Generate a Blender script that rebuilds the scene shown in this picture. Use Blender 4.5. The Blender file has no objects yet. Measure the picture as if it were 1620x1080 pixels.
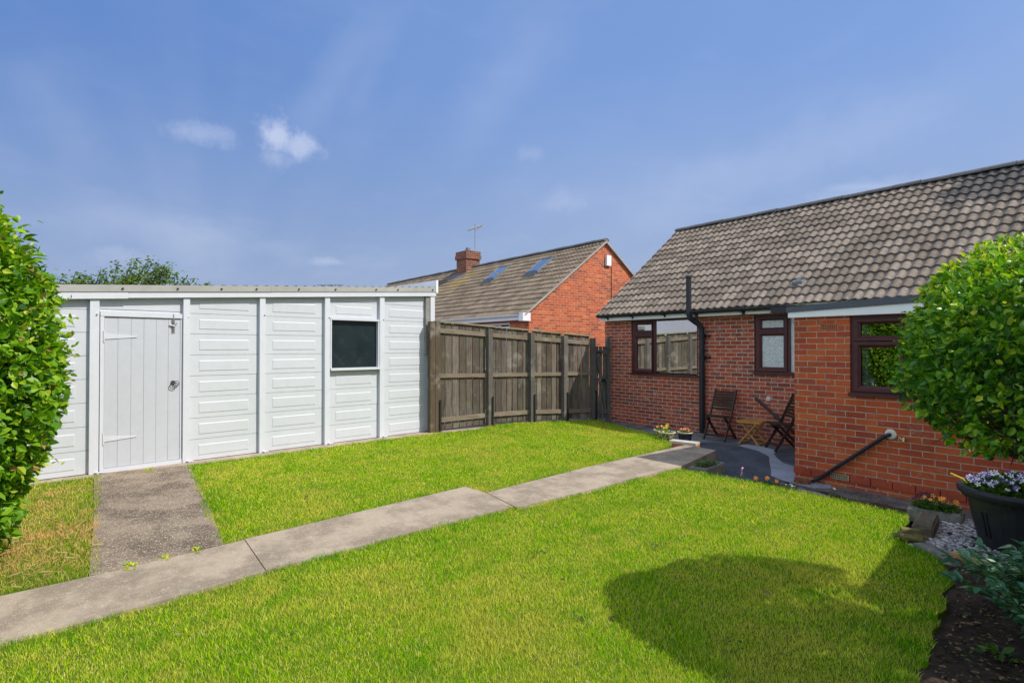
import bpy, bmesh, math, random
import numpy as np
from mathutils import Vector, Matrix
random.seed(7); rng = np.random.default_rng(11)
R = math.radians
SC = bpy.context.scene
COL = SC.collection

# ---------------------------------------------------------------- camera
cam_d = bpy.data.cameras.new('camera'); cam = bpy.data.objects.new('camera', cam_d); COL.objects.link(cam)
cam_d.sensor_width = 36; cam_d.lens = 880/1620*36; cam_d.clip_start = .05; cam_d.clip_end = 2000
cam.location = (0, 0, 1.58); cam.rotation_euler = (R(90)+math.atan(9/880), 0, R(52.1))
SC.camera = cam
# ---------------------------------------------------------------- sun and sky
SUN = Vector((.79, .48, 1.0)).normalized()
EL = math.asin(SUN.z); AZ = math.atan2(SUN.x, SUN.y)
sl = bpy.data.lights.new('sun', 'SUN'); sl.energy = 3.35; sl.angle = R(.5); sl.color = (1, .95, .87)
so = bpy.data.objects.new('sun', sl); COL.objects.link(so); so.rotation_euler = SUN.to_track_quat('Z', 'Y').to_euler(); so.location = (5, 5, 12)
SC.view_settings.view_transform = 'Standard'; SC.view_settings.look = 'None'
SC.view_settings.exposure = .50; SC.view_settings.gamma = 1
W = bpy.data.worlds.new('World'); SC.world = W; W.use_nodes = True

class NT:
    """small node-tree writer"""
    def __init__(s, nt): s.t = nt; s.n = nt.nodes; s.l = nt.links
    def add(s, typ, ins=None, **kw):
        n = s.n.new(typ)
        for k, v in kw.items(): setattr(n, k, v)
        if ins:
            for k, v in ins.items(): s.put(n.inputs[k], v)
        return n
    def put(s, sock, v):
        if isinstance(v, bpy.types.NodeSocket): s.l.new(v, sock)
        elif isinstance(v, bpy.types.Node): s.l.new(v.outputs[0], sock)
        else:
            if isinstance(v, tuple) and len(v) == 3 and sock.type == 'RGBA': v = (*v, 1)
            sock.default_value = v
    def m(s, op, a, b=None, c=None, clamp=False):
        n = s.n.new('ShaderNodeMath'); n.operation = op; n.use_clamp = clamp
        s.put(n.inputs[0], a)
        if b is not None: s.put(n.inputs[1], b)
        if c is not None: s.put(n.inputs[2], c)
        return n.outputs[0]
    def vm(s, op, a, b=None):
        n = s.n.new('ShaderNodeVectorMath'); n.operation = op; s.put(n.inputs[0], a)
        if b is not None: s.put(n.inputs[1], b)
        return n.outputs['Value'] if op in ('LENGTH', 'DISTANCE', 'DOT_PRODUCT') else n.outputs[0]
    def sm(s, v, lo, hi, a=0., b=1.):
        n = s.n.new('ShaderNodeMapRange'); n.interpolation_type = 'SMOOTHSTEP'
        for i, x in enumerate((v, lo, hi, a, b)): s.put(n.inputs[i], x)
        return n.outputs[0]
    def mix(s, f, a, b, mode='MIX'):
        n = s.n.new('ShaderNodeMix'); n.data_type = 'RGBA'; n.blend_type = mode
        s.put(n.inputs[0], f); s.put(n.inputs[6], a); s.put(n.inputs[7], b); return n.outputs[2]
    def ramp(s, f, stops, interp='LINEAR'):
        n = s.n.new('ShaderNodeValToRGB'); cr = n.color_ramp; cr.interpolation = interp
        while len(cr.elements) > 1: cr.elements.remove(cr.elements[-1])
        for i, (p, c) in enumerate(stops):
            e = cr.elements[0] if i == 0 else cr.elements.new(p)
            e.position = p; e.color = (*c, 1) if len(c) == 3 else c
        s.put(n.inputs[0], f); return n.outputs[0]
    def noise(s, vec, scale, detail=3, rough=.5, out=0, dist=0):
        n = s.n.new('ShaderNodeTexNoise'); s.put(n.inputs['Vector'], vec); n.inputs['Scale'].default_value = scale
        n.inputs['Detail'].default_value = detail; n.inputs['Roughness'].default_value = rough; n.inputs['Distortion'].default_value = dist
        return n.outputs[out]
    def mapping(s, vec, scale=(1, 1, 1), loc=(0, 0, 0), rot=(0, 0, 0)):
        n = s.n.new('ShaderNodeMapping'); s.put(n.inputs[0], vec); n.inputs['Scale'].default_value = scale
        n.inputs['Location'].default_value = loc; n.inputs['Rotation'].default_value = rot; return n.outputs[0]

w = NT(W.node_tree); w.n.clear()
sky = w.add('ShaderNodeTexSky', sky_type='NISHITA', sun_disc=False, sun_elevation=EL, sun_rotation=AZ, altitude=20, air_density=1.0, dust_density=.8, ozone_density=1.4)
tc = w.add('ShaderNodeTexCoord').outputs['Generated']
dirn = w.vm('NORMALIZE', tc)
wn = w.noise(dirn, 26, 5, .62)
wn2 = w.noise(w.mapping(dirn, (1, 1, 3)), 7, 5, .6)
def puff(d, rad, sx=1.0, amt=1.0):
    """a small cumulus in the direction d"""
    d = Vector(d).normalized()
    h = Vector((-d.y, d.x, 0)).normalized(); v = d.cross(h)
    a = w.m('MULTIPLY', w.vm('DOT_PRODUCT', dirn, tuple(h)), 1/(rad*sx)); b = w.m('MULTIPLY', w.vm('DOT_PRODUCT', dirn, tuple(v)), 1/rad)
    r = w.m('SQRT', w.m('ADD', w.m('MULTIPLY', a, a), w.m('MULTIPLY', b, b)))
    front = w.m('GREATER_THAN', w.vm('DOT_PRODUCT', dirn, tuple(d)), 0)
    r = w.m('ADD', r, w.m('MULTIPLY', w.m('SUBTRACT', wn, .5), 2.5))
    return w.m('MULTIPLY', w.m('MULTIPLY', w.sm(r, .0, 1.25, 1, 0), front), amt)
from math import atan, sin, cos
def pixdir(x, y):
    p = atan(9/880); a = R(52.1); fw = Vector((-sin(a)*cos(p), cos(a)*cos(p), sin(p))); rt = Vector((cos(a), sin(a), 0)); up = rt.cross(fw)
    return (fw + (x-810)/880*rt + (540-y)/880*up).normalized()
cl = puff(pixdir(438, 212), .036, 1.0, .50)
for (x, y, r_, sx, am) in [(474, 228, .024, 1.6, .42), (322, 212, .020, 2.4, .22), (436, 250, .024, 1.1, .22), (895, 318, .024, 1.8, .10), (190, 404, .018, 2.6, .14), (518, 414, .008, 4.5, .2), (1390, 300, .02, 4.5, .14), (840, 243, .014, 2, .1)]:
    cl = w.m('MAXIMUM', cl, puff(pixdir(x, y), r_, sx, am))
sep = w.add('ShaderNodeSeparateXYZ', {0: dirn})
# thin high streaks that fan up from the low right
ax = Vector((pixdir(330, 620))); bx = ax.cross(Vector((0, 0, 1))).normalized(); cx = ax.cross(bx)
ang = w.m('ARCTAN2', w.vm('DOT_PRODUCT', dirn, tuple(cx)), w.vm('DOT_PRODUCT', dirn, tuple(bx)))
rr = w.vm('DOT_PRODUCT', dirn, tuple(ax))
streak = w.noise(w.add('ShaderNodeCombineXYZ', {0: w.m('MULTIPLY', ang, 1.7), 1: w.m('MULTIPLY', rr, 2.2), 2: 0.0}), 1.5, 3, .5)
streak = w.sm(streak, .40, .85, 0, .085)
def band(p1, p2, wdt, amt, k=9.0):
    """a soft cirrus streak between two directions"""
    a_, b_ = Vector(pixdir(*p1)), Vector(pixdir(*p2)); n_ = a_.cross(b_).normalized(); m_ = (a_+b_).normalized(); half = a_.angle(b_)/2
    dd = w.m('ADD', w.vm('DOT_PRODUCT', dirn, tuple(n_)), w.m('MULTIPLY', w.m('SUBTRACT', w.noise(dirn, k, 4, .6), .5), wdt*1.6))
    e_ = w.m('ABSOLUTE', w.vm('DOT_PRODUCT', dirn, tuple(n_.cross(m_))))
    return w.m('MULTIPLY', w.m('MULTIPLY', w.sm(w.m('ABSOLUTE', dd), 0.0, wdt, 1, 0), w.sm(e_, math.sin(half)*.35, math.sin(half)*1.1, 1, 0)), w.m('MULTIPLY', w.m('GREATER_THAN', w.vm('DOT_PRODUCT', dirn, tuple(m_)), 0), amt*.62))
for q in [((960, 350), (1640, 100), .075, .17), ((1060, 300), (1500, 130), .02, .12), ((430, 260), (640, -20), .05, .13), ((540, 200), (640, -20), .03, .08), ((690, 260), (920, 0), .06, .11), ((20, 60), (140, 300), .05, .10), ((1290, 302), (1470, 288), .010, .30), ((60, 330), (420, 400), .05, .22), ((250, 372), (520, 408), .02, .10)]:
    cl = w.m('MAXIMUM', cl, band(*q))
veil = w.m('MULTIPLY', w.sm(wn2, .45, .75, 0, .10), w.sm(sep.outputs[2], .0, .35, 1, .25))
tot = w.m('ADD', w.m('ADD', streak, veil), cl, clamp=True)
gam = w.add('ShaderNodeGamma', {'Color': sky.outputs[0], 'Gamma': .35})
sundot = w.vm('DOT_PRODUCT', dirn, tuple(SUN))
deep = w.mix(w.sm(sundot, -.40, .16), (.42, .62, .80), (1, 1, 1))          # the blue deepens away from the sun
tint = w.mix(1.0, w.mix(1.0, gam.outputs[0], (.85, 1.25, 2.12), 'MULTIPLY'), deep, 'MULTIPLY')
tint = w.mix(w.sm(sep.outputs[2], .0, .52, .92, 0), tint, (1.66, 2.08, 2.95))   # haze above the horizon
tint = w.mix(w.sm(sundot, .62, .97), tint, (4.6, 4.6, 4.5))                     # added bright glow round the sun, out of frame, as soft fill light
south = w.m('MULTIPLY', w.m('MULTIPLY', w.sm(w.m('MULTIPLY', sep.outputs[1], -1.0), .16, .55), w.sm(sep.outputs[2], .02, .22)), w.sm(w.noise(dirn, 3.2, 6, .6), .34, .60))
tint = w.mix(south, tint, (6.1, 6.9, 7.7))                                  # unseen bright cloud bank, added behind the camera to fill the shaded walls
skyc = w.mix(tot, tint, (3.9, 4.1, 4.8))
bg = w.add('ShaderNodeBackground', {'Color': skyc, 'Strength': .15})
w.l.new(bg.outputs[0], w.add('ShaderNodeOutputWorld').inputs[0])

# ---------------------------------------------------------------- materials
MATS = {}
def newmat(name):
    m = bpy.data.materials.new(name); m.use_nodes = True; t = NT(m.node_tree); t.n.clear()
    out = t.add('ShaderNodeOutputMaterial'); MATS[name] = m; return m, t, out
def bsdf(t, out, col, rough=.7, bump=None, bstr=.3, bdist=.01, spec=.3, metal=0.0, coat=0.0):
    ins = {'Base Color': col, 'Roughness': rough, 'Specular IOR Level': spec, 'Metallic': metal}
    if coat: ins['Coat Weight'] = coat
    b = t.add('ShaderNodeBsdfPrincipled', ins)
    if bump is not None:
        bp = t.add('ShaderNodeBump', {'Height': bump, 'Strength': bstr, 'Distance': bdist}); t.l.new(bp.outputs[0], b.inputs['Normal'])
    t.l.new(b.outputs[0], out.inputs[0]); return b
def pos(t): return t.add('ShaderNodeNewGeometry').outputs['Position']
def obj_(t): return t.add('ShaderNodeTexCoord').outputs['Object']
def uv_(t): return t.add('ShaderNodeTexCoord').outputs['UV']

def plain(name, col, rough=.6, var=.12, scale=30, spec=.3, metal=0.0, bump=.15, coat=0.0, dirt=None):
    m, t, out = newmat(name); p = obj_(t)
    n = t.noise(p, scale, 4, .6); n2 = t.noise(p, scale*.13, 3, .5)
    f = t.m('ADD', t.m('MULTIPLY', n, .5), t.m('MULTIPLY', n2, .5))
    c = t.mix(t.sm(f, .3, .7), tuple(x*(1-var) for x in col), tuple(min(1, x*(1+var)) for x in col))
    if dirt: c = t.mix(t.sm(t.noise(p, dirt[1], 6, .7), .52, .75, 0, dirt[2]), c, dirt[0])
    bsdf(t, out, c, t.sm(n, .2, .8, rough*.85, min(1, rough*1.15)), n, bump, .004, spec, metal, coat); return m

def brick_mat(name, tones, mortar, stain=.35, mwid=.0056, smear=.25, jit=.002):
    m, t, out = newmat(name); uv = uv_(t); s = t.add('ShaderNodeSeparateXYZ', {0: uv}); P = pos(t)
    wob = t.m('MULTIPLY', t.m('SUBTRACT', t.noise(P, 9, 2), .5), .006)
    u = t.m('ADD', s.outputs[0], 50.0); v = t.m('ADD', t.m('ADD', s.outputs[1], 10.0), wob)
    row = t.m('FLOOR', t.m('DIVIDE', v, .075))
    uu = t.m('ADD', t.m('DIVIDE', u, .225), t.m('MULTIPLY', t.m('MODULO', row, 2.0), .5))
    jx = t.add('ShaderNodeTexWhiteNoise', {'Vector': t.add('ShaderNodeCombineXYZ', {0: row, 1: 3.3, 2: 0.0})}, noise_dimensions='2D')
    uu = t.m('ADD', uu, t.m('MULTIPLY', jx.outputs[0], .06))
    colm = t.m('FLOOR', uu); fu = t.m('FRACT', uu); fv = t.m('FRACT', t.m('DIVIDE', v, .075))
    du = t.m('MULTIPLY', t.m('MINIMUM', fu, t.m('SUBTRACT', 1.0, fu)), .225); dv = t.m('MULTIPLY', t.m('MINIMUM', fv, t.m('SUBTRACT', 1.0, fv)), .075)
    d = t.m('ADD', t.m('MINIMUM', du, dv), t.m('MULTIPLY', t.m('SUBTRACT', t.noise(P, 90, 3, .6), .5), jit*2))
    mask = t.sm(d, mwid-.0012, mwid+.0018)
    wnz = t.add('ShaderNodeTexWhiteNoise', {'Vector': t.add('ShaderNodeCombineXYZ', {0: colm, 1: row, 2: 0.0})}, noise_dimensions='2D')
    r1 = wnz.outputs[0]
    bc = t.ramp(r1, [(i/(len(tones)-1), c) for i, c in enumerate(tones)])
    fn = t.noise(P, 55, 4, .7); lg = t.noise(P, 2.2, 4, .6)
    bc = t.mix(t.sm(fn, .25, .75, .0, .45), bc, t.mix(1.0, bc, (.55, .5, .5), 'MULTIPLY'))
    bc = t.mix(t.sm(lg, .45, .75, 0, stain), bc, t.mix(1.0, bc, (.55, .5, .48), 'MULTIPLY'))
    sme = t.noise(P, 11, 5, .7); sm2 = t.add('ShaderNodeTexWhiteNoise', {'Vector': t.add('ShaderNodeCombineXYZ', {0: row, 1: colm, 2: 0.0})}, noise_dimensions='2D').outputs[0]
    bc = t.mix(t.m('MULTIPLY', t.sm(sme, .5, .72, 0, smear), t.sm(sm2, .3, .9, .2, 1.6)), bc, mortar)
    mc = t.mix(t.sm(t.noise(P, 14, 4, .6), .35, .7), mortar, tuple(x*.62 for x in mortar))
    c = t.mix(mask, mc, bc)
    hgt = t.m('ADD', mask, t.m('MULTIPLY', fn, .35))
    bsdf(t, out, c, .85, hgt, .6, .005, .25); return m

brick_mat('brick_old', [(.32, .075, .042), (.44, .090, .045), (.22, .068, .048), (.50, .125, .058), (.38, .105, .075), (.18, .07, .055), (.48, .10, .045), (.36, .082, .048)], (.64, .47, .38), .35, smear=.35)
brick_mat('brick_new', [(.34, .075, .045), (.50, .095, .030), (.56, .115, .034), (.44, .078, .03), (.58, .135, .04), (.51, .088, .03), (.38, .07, .04), (.55, .108, .034)], (.48, .37, .28), .45, .0046, .2)
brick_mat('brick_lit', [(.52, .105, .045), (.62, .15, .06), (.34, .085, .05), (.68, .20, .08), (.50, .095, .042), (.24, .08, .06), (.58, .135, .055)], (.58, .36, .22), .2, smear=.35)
brick_mat('brick_chimney', [(.20, .06, .035), (.30, .075, .04), (.13, .055, .045), (.34, .10, .05), (.10, .055, .05), (.24, .07, .04)], (.40, .30, .22), .35)
plain('plinth_red', (.36, .07, .035), .8, .25, 18, .2, dirt=((.12, .09, .07), 6, .7))

def tile_mat(name, base, alt, dark, stainpos=None, srad=1.0, lichen=None):
    m, t, out = newmat(name); uv = uv_(t); s = t.add('ShaderNodeSeparateXYZ', {0: uv}); P = pos(t)
    cu = t.m('FLOOR', t.m('DIVIDE', t.m('ADD', s.outputs[0], 60.0), .3)); cv = t.m('FLOOR', s.outputs[1])
    r = t.add('ShaderNodeTexWhiteNoise', {'Vector': t.add('ShaderNodeCombineXYZ', {0: cu, 1: cv, 2: 0.0})}, noise_dimensions='2D').outputs[0]
    c = t.mix(t.sm(r, .1, .95), base, alt)
    n = t.noise(P, 22, 5, .7); c = t.mix(t.sm(n, .35, .7, 0, .5), c, tuple(x*.62 for x in base))
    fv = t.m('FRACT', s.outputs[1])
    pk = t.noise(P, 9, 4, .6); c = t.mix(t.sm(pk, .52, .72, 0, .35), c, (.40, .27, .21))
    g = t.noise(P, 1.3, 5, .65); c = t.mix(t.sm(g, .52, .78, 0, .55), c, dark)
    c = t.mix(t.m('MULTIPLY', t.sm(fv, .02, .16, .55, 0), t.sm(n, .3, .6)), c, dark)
    sp_ = t.add('ShaderNodeTexVoronoi', {'Vector': P, 'Scale': 13.0}); c = t.mix(t.m('MULTIPLY', t.sm(sp_.outputs['Distance'], .10, .22, .7, 0), t.sm(t.noise(P, 1.9, 3), .5, .62)), c, (.42, .40, .34))
    if stainpos:
        dd = t.m('ADD', t.vm('DISTANCE', P, stainpos), t.m('MULTIPLY', t.m('SUBTRACT', t.noise(P, 3, 5, .7), .5), 2.6))
        c = t.mix(t.sm(dd, srad*.5, srad, .78, 0), c, (.045, .047, .05))
    if lichen:
        dd = t.m('ADD', t.vm('DISTANCE', P, lichen), t.m('MULTIPLY', t.m('SUBTRACT', t.noise(P, 4, 5, .7), .5), 2.4))
        c = t.mix(t.sm(dd, .1, 1.1, .6, 0), c, (.30, .21, .06))
    bsdf(t, out, c, .9, n, .5, .006, .2); return m
tile_mat('tile_own', (.165, .135, .108), (.28, .23, .185), (.065, .06, .052), (-2.3, 12.3, 4.4), .95)
tile_mat('tile_far', (.165, .13, .095), (.25, .20, .15), (.06, .052, .042), None, 1, (-18.6, 12.0, 4.1))
plain('ridge_tile', (.13, .125, .125), .85, .25, 14)
plain('mortar_grey', (.36, .33, .29), .9, .2, 20)

def wood_mat(name, a, b, dark, green=.0, rough=.85):
    m, t, out = newmat(name); uv = uv_(t); P = pos(t); s = t.add('ShaderNodeSeparateXYZ', {0: uv})
    bid = t.add('ShaderNodeTexWhiteNoise', {'W': t.m('FLOOR', t.m('ADD', s.outputs[0], .0001))}, noise_dimensions='1D').outputs[0]
    st = t.noise(t.mapping(uv, (60, 3.0, 1)), 1.0, 5, .65, dist=.6); st2 = t.noise(t.mapping(uv, (9, 1.1, 1)), 1.3, 4, .6, dist=1.2)
    c = t.mix(bid, a, b); c = t.mix(t.sm(st, .38, .68, 0, .7), c, dark); c = t.mix(t.sm(st2, .5, .75, 0, .6), c, tuple(x*.6 for x in a))
    pw = t.noise(P, 2.6, 5, .7); c = t.mix(t.sm(pw, .52, .74, 0, .4), c, (.40, .38, .33))
    kn = t.add('ShaderNodeTexVoronoi', {'Vector': t.mapping(uv, (5.5, 1.9, 1)), 'Scale': 1.6}).outputs['Distance']
    c = t.mix(t.sm(kn, .03, .10, .75, 0), c, tuple(x*.35 for x in dark))
    if green: c = t.mix(t.sm(t.noise(P, 3.3, 4, .6), .45, .7, 0, green), c, (.19, .20, .09))
    bsdf(t, out, c, rough, st, .5, .004, .2); return m
wood_mat('fence_board', (.08, .064, .05), (.22, .19, .16), (.04, .03, .024), .2)
wood_mat('fence_rail', (.21, .17, .125), (.26, .215, .165), (.11, .08, .055), .2)
wood_mat('fence_post', (.11, .10, .09), (.17, .155, .14), (.05, .045, .04), .1)
wood_mat('fence_cap', (.30, .25, .15), (.34, .28, .16), (.15, .12, .07), .4)
wood_mat('gate_wood', (.10, .095, .09), (.15, .14, .13), (.04, .038, .036), .1)
wood_mat('post_brown', (.10, .075, .052), (.12, .09, .06), (.07, .045, .03), .0)
plain('black_metal', (.02, .02, .022), .5, .2, 20, .4)
plain('white_paint', (.53, .555, .60), .55, .035, 9, .35, bump=.10, dirt=((.52, .52, .48), 5, .16))
plain('white_paint2', (.58, .60, .655), .5, .03, 12, .35, bump=.12, dirt=((.45, .43, .38), 9, .16))
plain('door_paint', (.48, .50, .55), .5, .03, 14, .35, bump=.15, dirt=((.45, .43, .40), 40, .2))
plain('flashing', (.36, .355, .34), .8, .10, 8, .2, dirt=((.25, .23, .19), 3, .4))
plain('sheet_roof', (.16, .15, .14), .9, .3, 5, .2)
plain('weathered_board', (.25, .24, .22), .85, .25, 30, .2)
plain('upvc_white', (.80, .81, .83), .35, .02, 6, .4, bump=.02)
plain('upvc_dark', (.075, .022, .024), .42, .2, 8, .35, bump=.03)
plain('gutter_black', (.018, .02, .026), .42, .2, 8, .4, bump=.02)
plain('slate_trim', (.085, .095, .115), .6, .15, 30, .35)
plain('lead', (.16, .17, .19), .55, .25, 8, .4)
plain('terracotta', (.42, .15, .07), .85, .2, 20)
plain('cream_vent', (.42, .34, .22), .85, .2, 20)
plain('hole_black', (.012, .010, .010), .9, .1, 10)
plain('rust', (.20, .075, .035), .9, .35, 30, dirt=((.05, .03, .02), 20, .6))
plain('brass', (.45, .33, .14), .4, .2, 20, .5, .8)
plain('steel', (.38, .38, .38), .4, .25, 40, .5, .8)
plain('iron', (.10, .10, .10), .5, .25, 40, .5, .7)
plain('chair_wood', (.045, .024, .019), .5, .3, 20, .35)
plain('table_wood', (.50, .25, .06), .5, .2, 20, .35)
plain('stone_trough', (.22, .205, .18), .95, .35, 22, .15, bump=.6, dirt=((.12, .14, .06), 8, .6))
plain('block_stone', (.16, .125, .085), .95, .4, 26, .15, bump=.7, dirt=((.12, .15, .05), 9, .7))
plain('moss_stone', (.17, .145, .06), .95, .4, 24, .15, bump=.7, dirt=((.24, .26, .05), 7, .8))
plain('pale_slab', (.50, .45, .38), .9, .15, 20)
plain('pot_cream', (.62, .56, .36), .35, .15, 12, .4)
plain('pot_blue', (.012, .018, .055), .2, .4, 9, .5, coat=.5)
plain('pot_black', (.018, .020, .024), .5, .25, 12, .35)
plain('soil', (.055, .038, .027), .95, .45, 30, .1, bump=.9)
plain('bark', (.075, .055, .035), .9, .4, 30, .15, bump=.8)
plain('room_dark', (.05, .045, .045), .9, .1, 3)
plain('curtain', (.42, .42, .44), .9, .15, 5)
plain('blue_cup', (.35, .52, .62), .4, .1, 10)
plain('cream_plaster', (.62, .58, .52), .9, .1, 6)
plain('petal_white', (.80, .80, .82), .6, .05, 20); plain('petal_purple', (.16, .07, .42), .6, .2, 20)
plain('petal_orange', (.85, .30, .03), .6, .15, 20); plain('petal_yellow', (.80, .62, .04), .6, .1, 20)
plain('petal_red', (.55, .05, .07), .6, .2, 20); plain('petal_pink', (.70, .28, .45), .6, .1, 20); plain('petal_plum', (.04, .01, .035), .6, .2, 20)

m, t, out = newmat('pot_glaze'); P = obj_(t)
vo = t.add('ShaderNodeTexVoronoi', {'Vector': P, 'Scale': 14.0}, feature='DISTANCE_TO_EDGE')
c = t.mix(t.sm(vo.outputs[0], .03, .12), (.45, .42, .24), t.mix(t.noise(P, 9, 3), (.05, .07, .025), (.16, .17, .07)))
bsdf(t, out, c, .25, vo.outputs[0], .3, .01, .5, 0, .5)

def concrete(name, col, dark, pale, speck=.5, scale=1.0, rough=.9, moss=0.0, spscale=140):
    m, t, out = newmat(name); P = pos(t)
    a = t.noise(P, 2.0*scale, 6, .65); b = t.noise(P, 14*scale, 5, .7); f = t.noise(P, 160, 3, .7)
    c = t.mix(t.sm(a, .40, .60), col, dark); c = t.mix(t.sm(b, .48, .75, 0, .6), c, pale); c = t.mix(t.sm(t.noise(P, 5.5*scale, 6, .75, dist=.8), .55, .72, 0, .55), c, dark)
    c = t.mix(t.sm(f, .55, .75, 0, .5), c, tuple(x*.4 for x in dark))
    v = t.add('ShaderNodeTexVoronoi', {'Vector': P, 'Scale': float(spscale)})
    vs = t.add('ShaderNodeSeparateColor', {0: v.outputs['Color']}); msk = t.m('MULTIPLY', t.sm(v.outputs['Distance'], .25, .42, 1, 0), t.m('GREATER_THAN', vs.outputs[0], 1-.35*speck))
    c = t.mix(t.m('MULTIPLY', msk, .9), c, tuple(min(1, x*1.7) for x in pale))
    if moss: c = t.mix(t.sm(t.noise(P, 5, 5, .7), .5, .72, 0, moss), c, (.10, .11, .035))
    bsdf(t, out, c, rough, t.m('ADD', b, t.m('MULTIPLY', msk, .4)), .6, .006, .2); return m
concrete('path_conc', (.38, .31, .235), (.25, .20, .15), (.46, .39, .30), .35)
concrete('slab_conc', (.25, .195, .145), (.125, .095, .072), (.36, .30, .23), 1.5, 1.0, moss=.1, spscale=75)
concrete('apron_conc', (.40, .32, .25), (.28, .22, .17), (.46, .40, .32), .3, 2)
concrete('patio_conc', (.20, .195, .19), (.095, .10, .11), (.30, .29, .27), .15, .6)
concrete('patio_dark', (.085, .095, .115), (.060, .066, .08), (.15, .155, .16), .1, 1.2)
concrete('band_conc', (.34, .36, .40), (.27, .28, .31), (.42, .44, .47), .1, 1)
concrete('strip_conc', (.17, .15, .14), (.085, .075, .07), (.26, .23, .2), .5, 2, moss=.3)
concrete('ground_mat', (.17, .155, .14), (.10, .09, .08), (.22, .2, .18), .3, 1)
m, t, out = newmat('lawn_base'); P = pos(t)
c = t.mix(t.noise(P, 60, 4, .7), (.045, .09, .006), (.16, .19, .02)); bsdf(t, out, c, .95, t.noise(P, 120, 3), .8, .01, .1)

def leafy(name, stops, trans=.35, rough=.42, pn=0.0, pcol=(.3, .28, .08), spec=.4, tint=(1.15, 1.15, .45), psc=1.1, patch=None):
    """leaf or grass blade: uv.x is a random number per leaf, uv.y runs from stalk to tip"""
    m, t, out = newmat(name); s = t.add('ShaderNodeSeparateXYZ', {0: uv_(t)}); P = pos(t)
    c = t.ramp(s.outputs[0], stops)
    if pn:
        a = t.noise(P, psc, 4, .62); b = t.noise(P, psc*5.2, 3, .6)
        f = t.m('ADD', t.m('MULTIPLY', a, .62), t.m('MULTIPLY', b, .38)); c = t.mix(t.sm(t.noise(P, psc*1.9, 5, .7), .50, .68, 0, pn*.9), c, t.mix(1.0, c, (.42, .68, .5), 'MULTIPLY'))
        if patch:   # a worn dry patch of its own shape
            f = t.m('SUBTRACT', t.m('ADD', .60, t.m('MULTIPLY', t.m('SUBTRACT', f, .5), 1.1)), t.m('MULTIPLY', t.vm('DISTANCE', t.mapping(P, (.75, 1.5, 0)), (patch[0]*.75, patch[1]*1.5, 0)), .13))
        c = t.mix(t.sm(f, .44, .62, 0, pn), c, pcol)
    b1 = t.add('ShaderNodeBsdfPrincipled', {'Base Color': c, 'Roughness': rough, 'Specular IOR Level': spec})
    tr = t.add('ShaderNodeBsdfTranslucent', {'Color': t.mix(1.0, c, tint, 'MULTIPLY')})
    mx = t.add('ShaderNodeMixShader', {0: trans, 1: b1.outputs[0], 2: tr.outputs[0]}); t.l.new(mx.outputs[0], out.inputs[0]); return m
leafy('grass_blade', [(0, (.06, .30, .002)), (.35, (.25, .56, .002)), (.60, (.55, .74, .003)), (.82, (.82, .84, .02)), (.92, (.88, .78, .18)), (1, (.95, .82, .38))], .45, .65, .62, (.80, .70, .14), .06, (1.05, 1.0, .3), .9)
leafy('grass_dry', [(0, (.12, .34, .004)), (.30, (.34, .54, .01)), (.5, (.66, .60, .06)), (.7, (.88, .64, .24)), (1, (.92, .64, .32))], .45, .6, .85, (.90, .56, .25), .08, (1.05, 1, .5), 1.2, (-6.3, -.42, 0))
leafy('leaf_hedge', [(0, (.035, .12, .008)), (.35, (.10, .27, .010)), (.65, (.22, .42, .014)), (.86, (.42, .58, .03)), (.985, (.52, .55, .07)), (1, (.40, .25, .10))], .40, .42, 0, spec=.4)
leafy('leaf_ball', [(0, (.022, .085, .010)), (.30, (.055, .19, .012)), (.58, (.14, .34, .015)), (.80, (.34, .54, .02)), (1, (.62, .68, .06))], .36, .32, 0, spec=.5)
leafy('leaf_shrub', [(0, (.05, .16, .09)), (.5, (.10, .26, .14)), (.8, (.20, .38, .20)), (1, (.42, .52, .32))], .3, .4, 0, spec=.4)
leafy('leaf_far', [(0, (.05, .12, .02)), (.5, (.12, .22, .03)), (1, (.26, .36, .07))], .4, .5, 0)
leafy('leaf_flower', [(0, (.03, .09, .012)), (.6, (.07, .17, .02)), (1, (.16, .28, .03))], .3, .45, 0)
leafy('litter', [(0, (.07, .045, .025)), (.4, (.14, .085, .045)), (.8, (.30, .21, .11)), (1, (.05, .10, .02))], .15, .7, 0, spec=.2)
leafy('straw', [(0, (.45, .32, .14)), (.6, (.62, .47, .22)), (1, (.30, .20, .09))], .2, .7, 0, spec=.2)
m, t, out = newmat('gravel_mat'); s = t.add('ShaderNodeSeparateXYZ', {0: uv_(t)})
c = t.ramp(s.outputs[0], [(0, (.18, .17, .18)), (.3, (.40, .38, .39)), (.6, (.60, .55, .51)), (.8, (.50, .36, .28)), (1, (.80, .78, .76))]); bsdf(t, out, c, .7, spec=.3)

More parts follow.
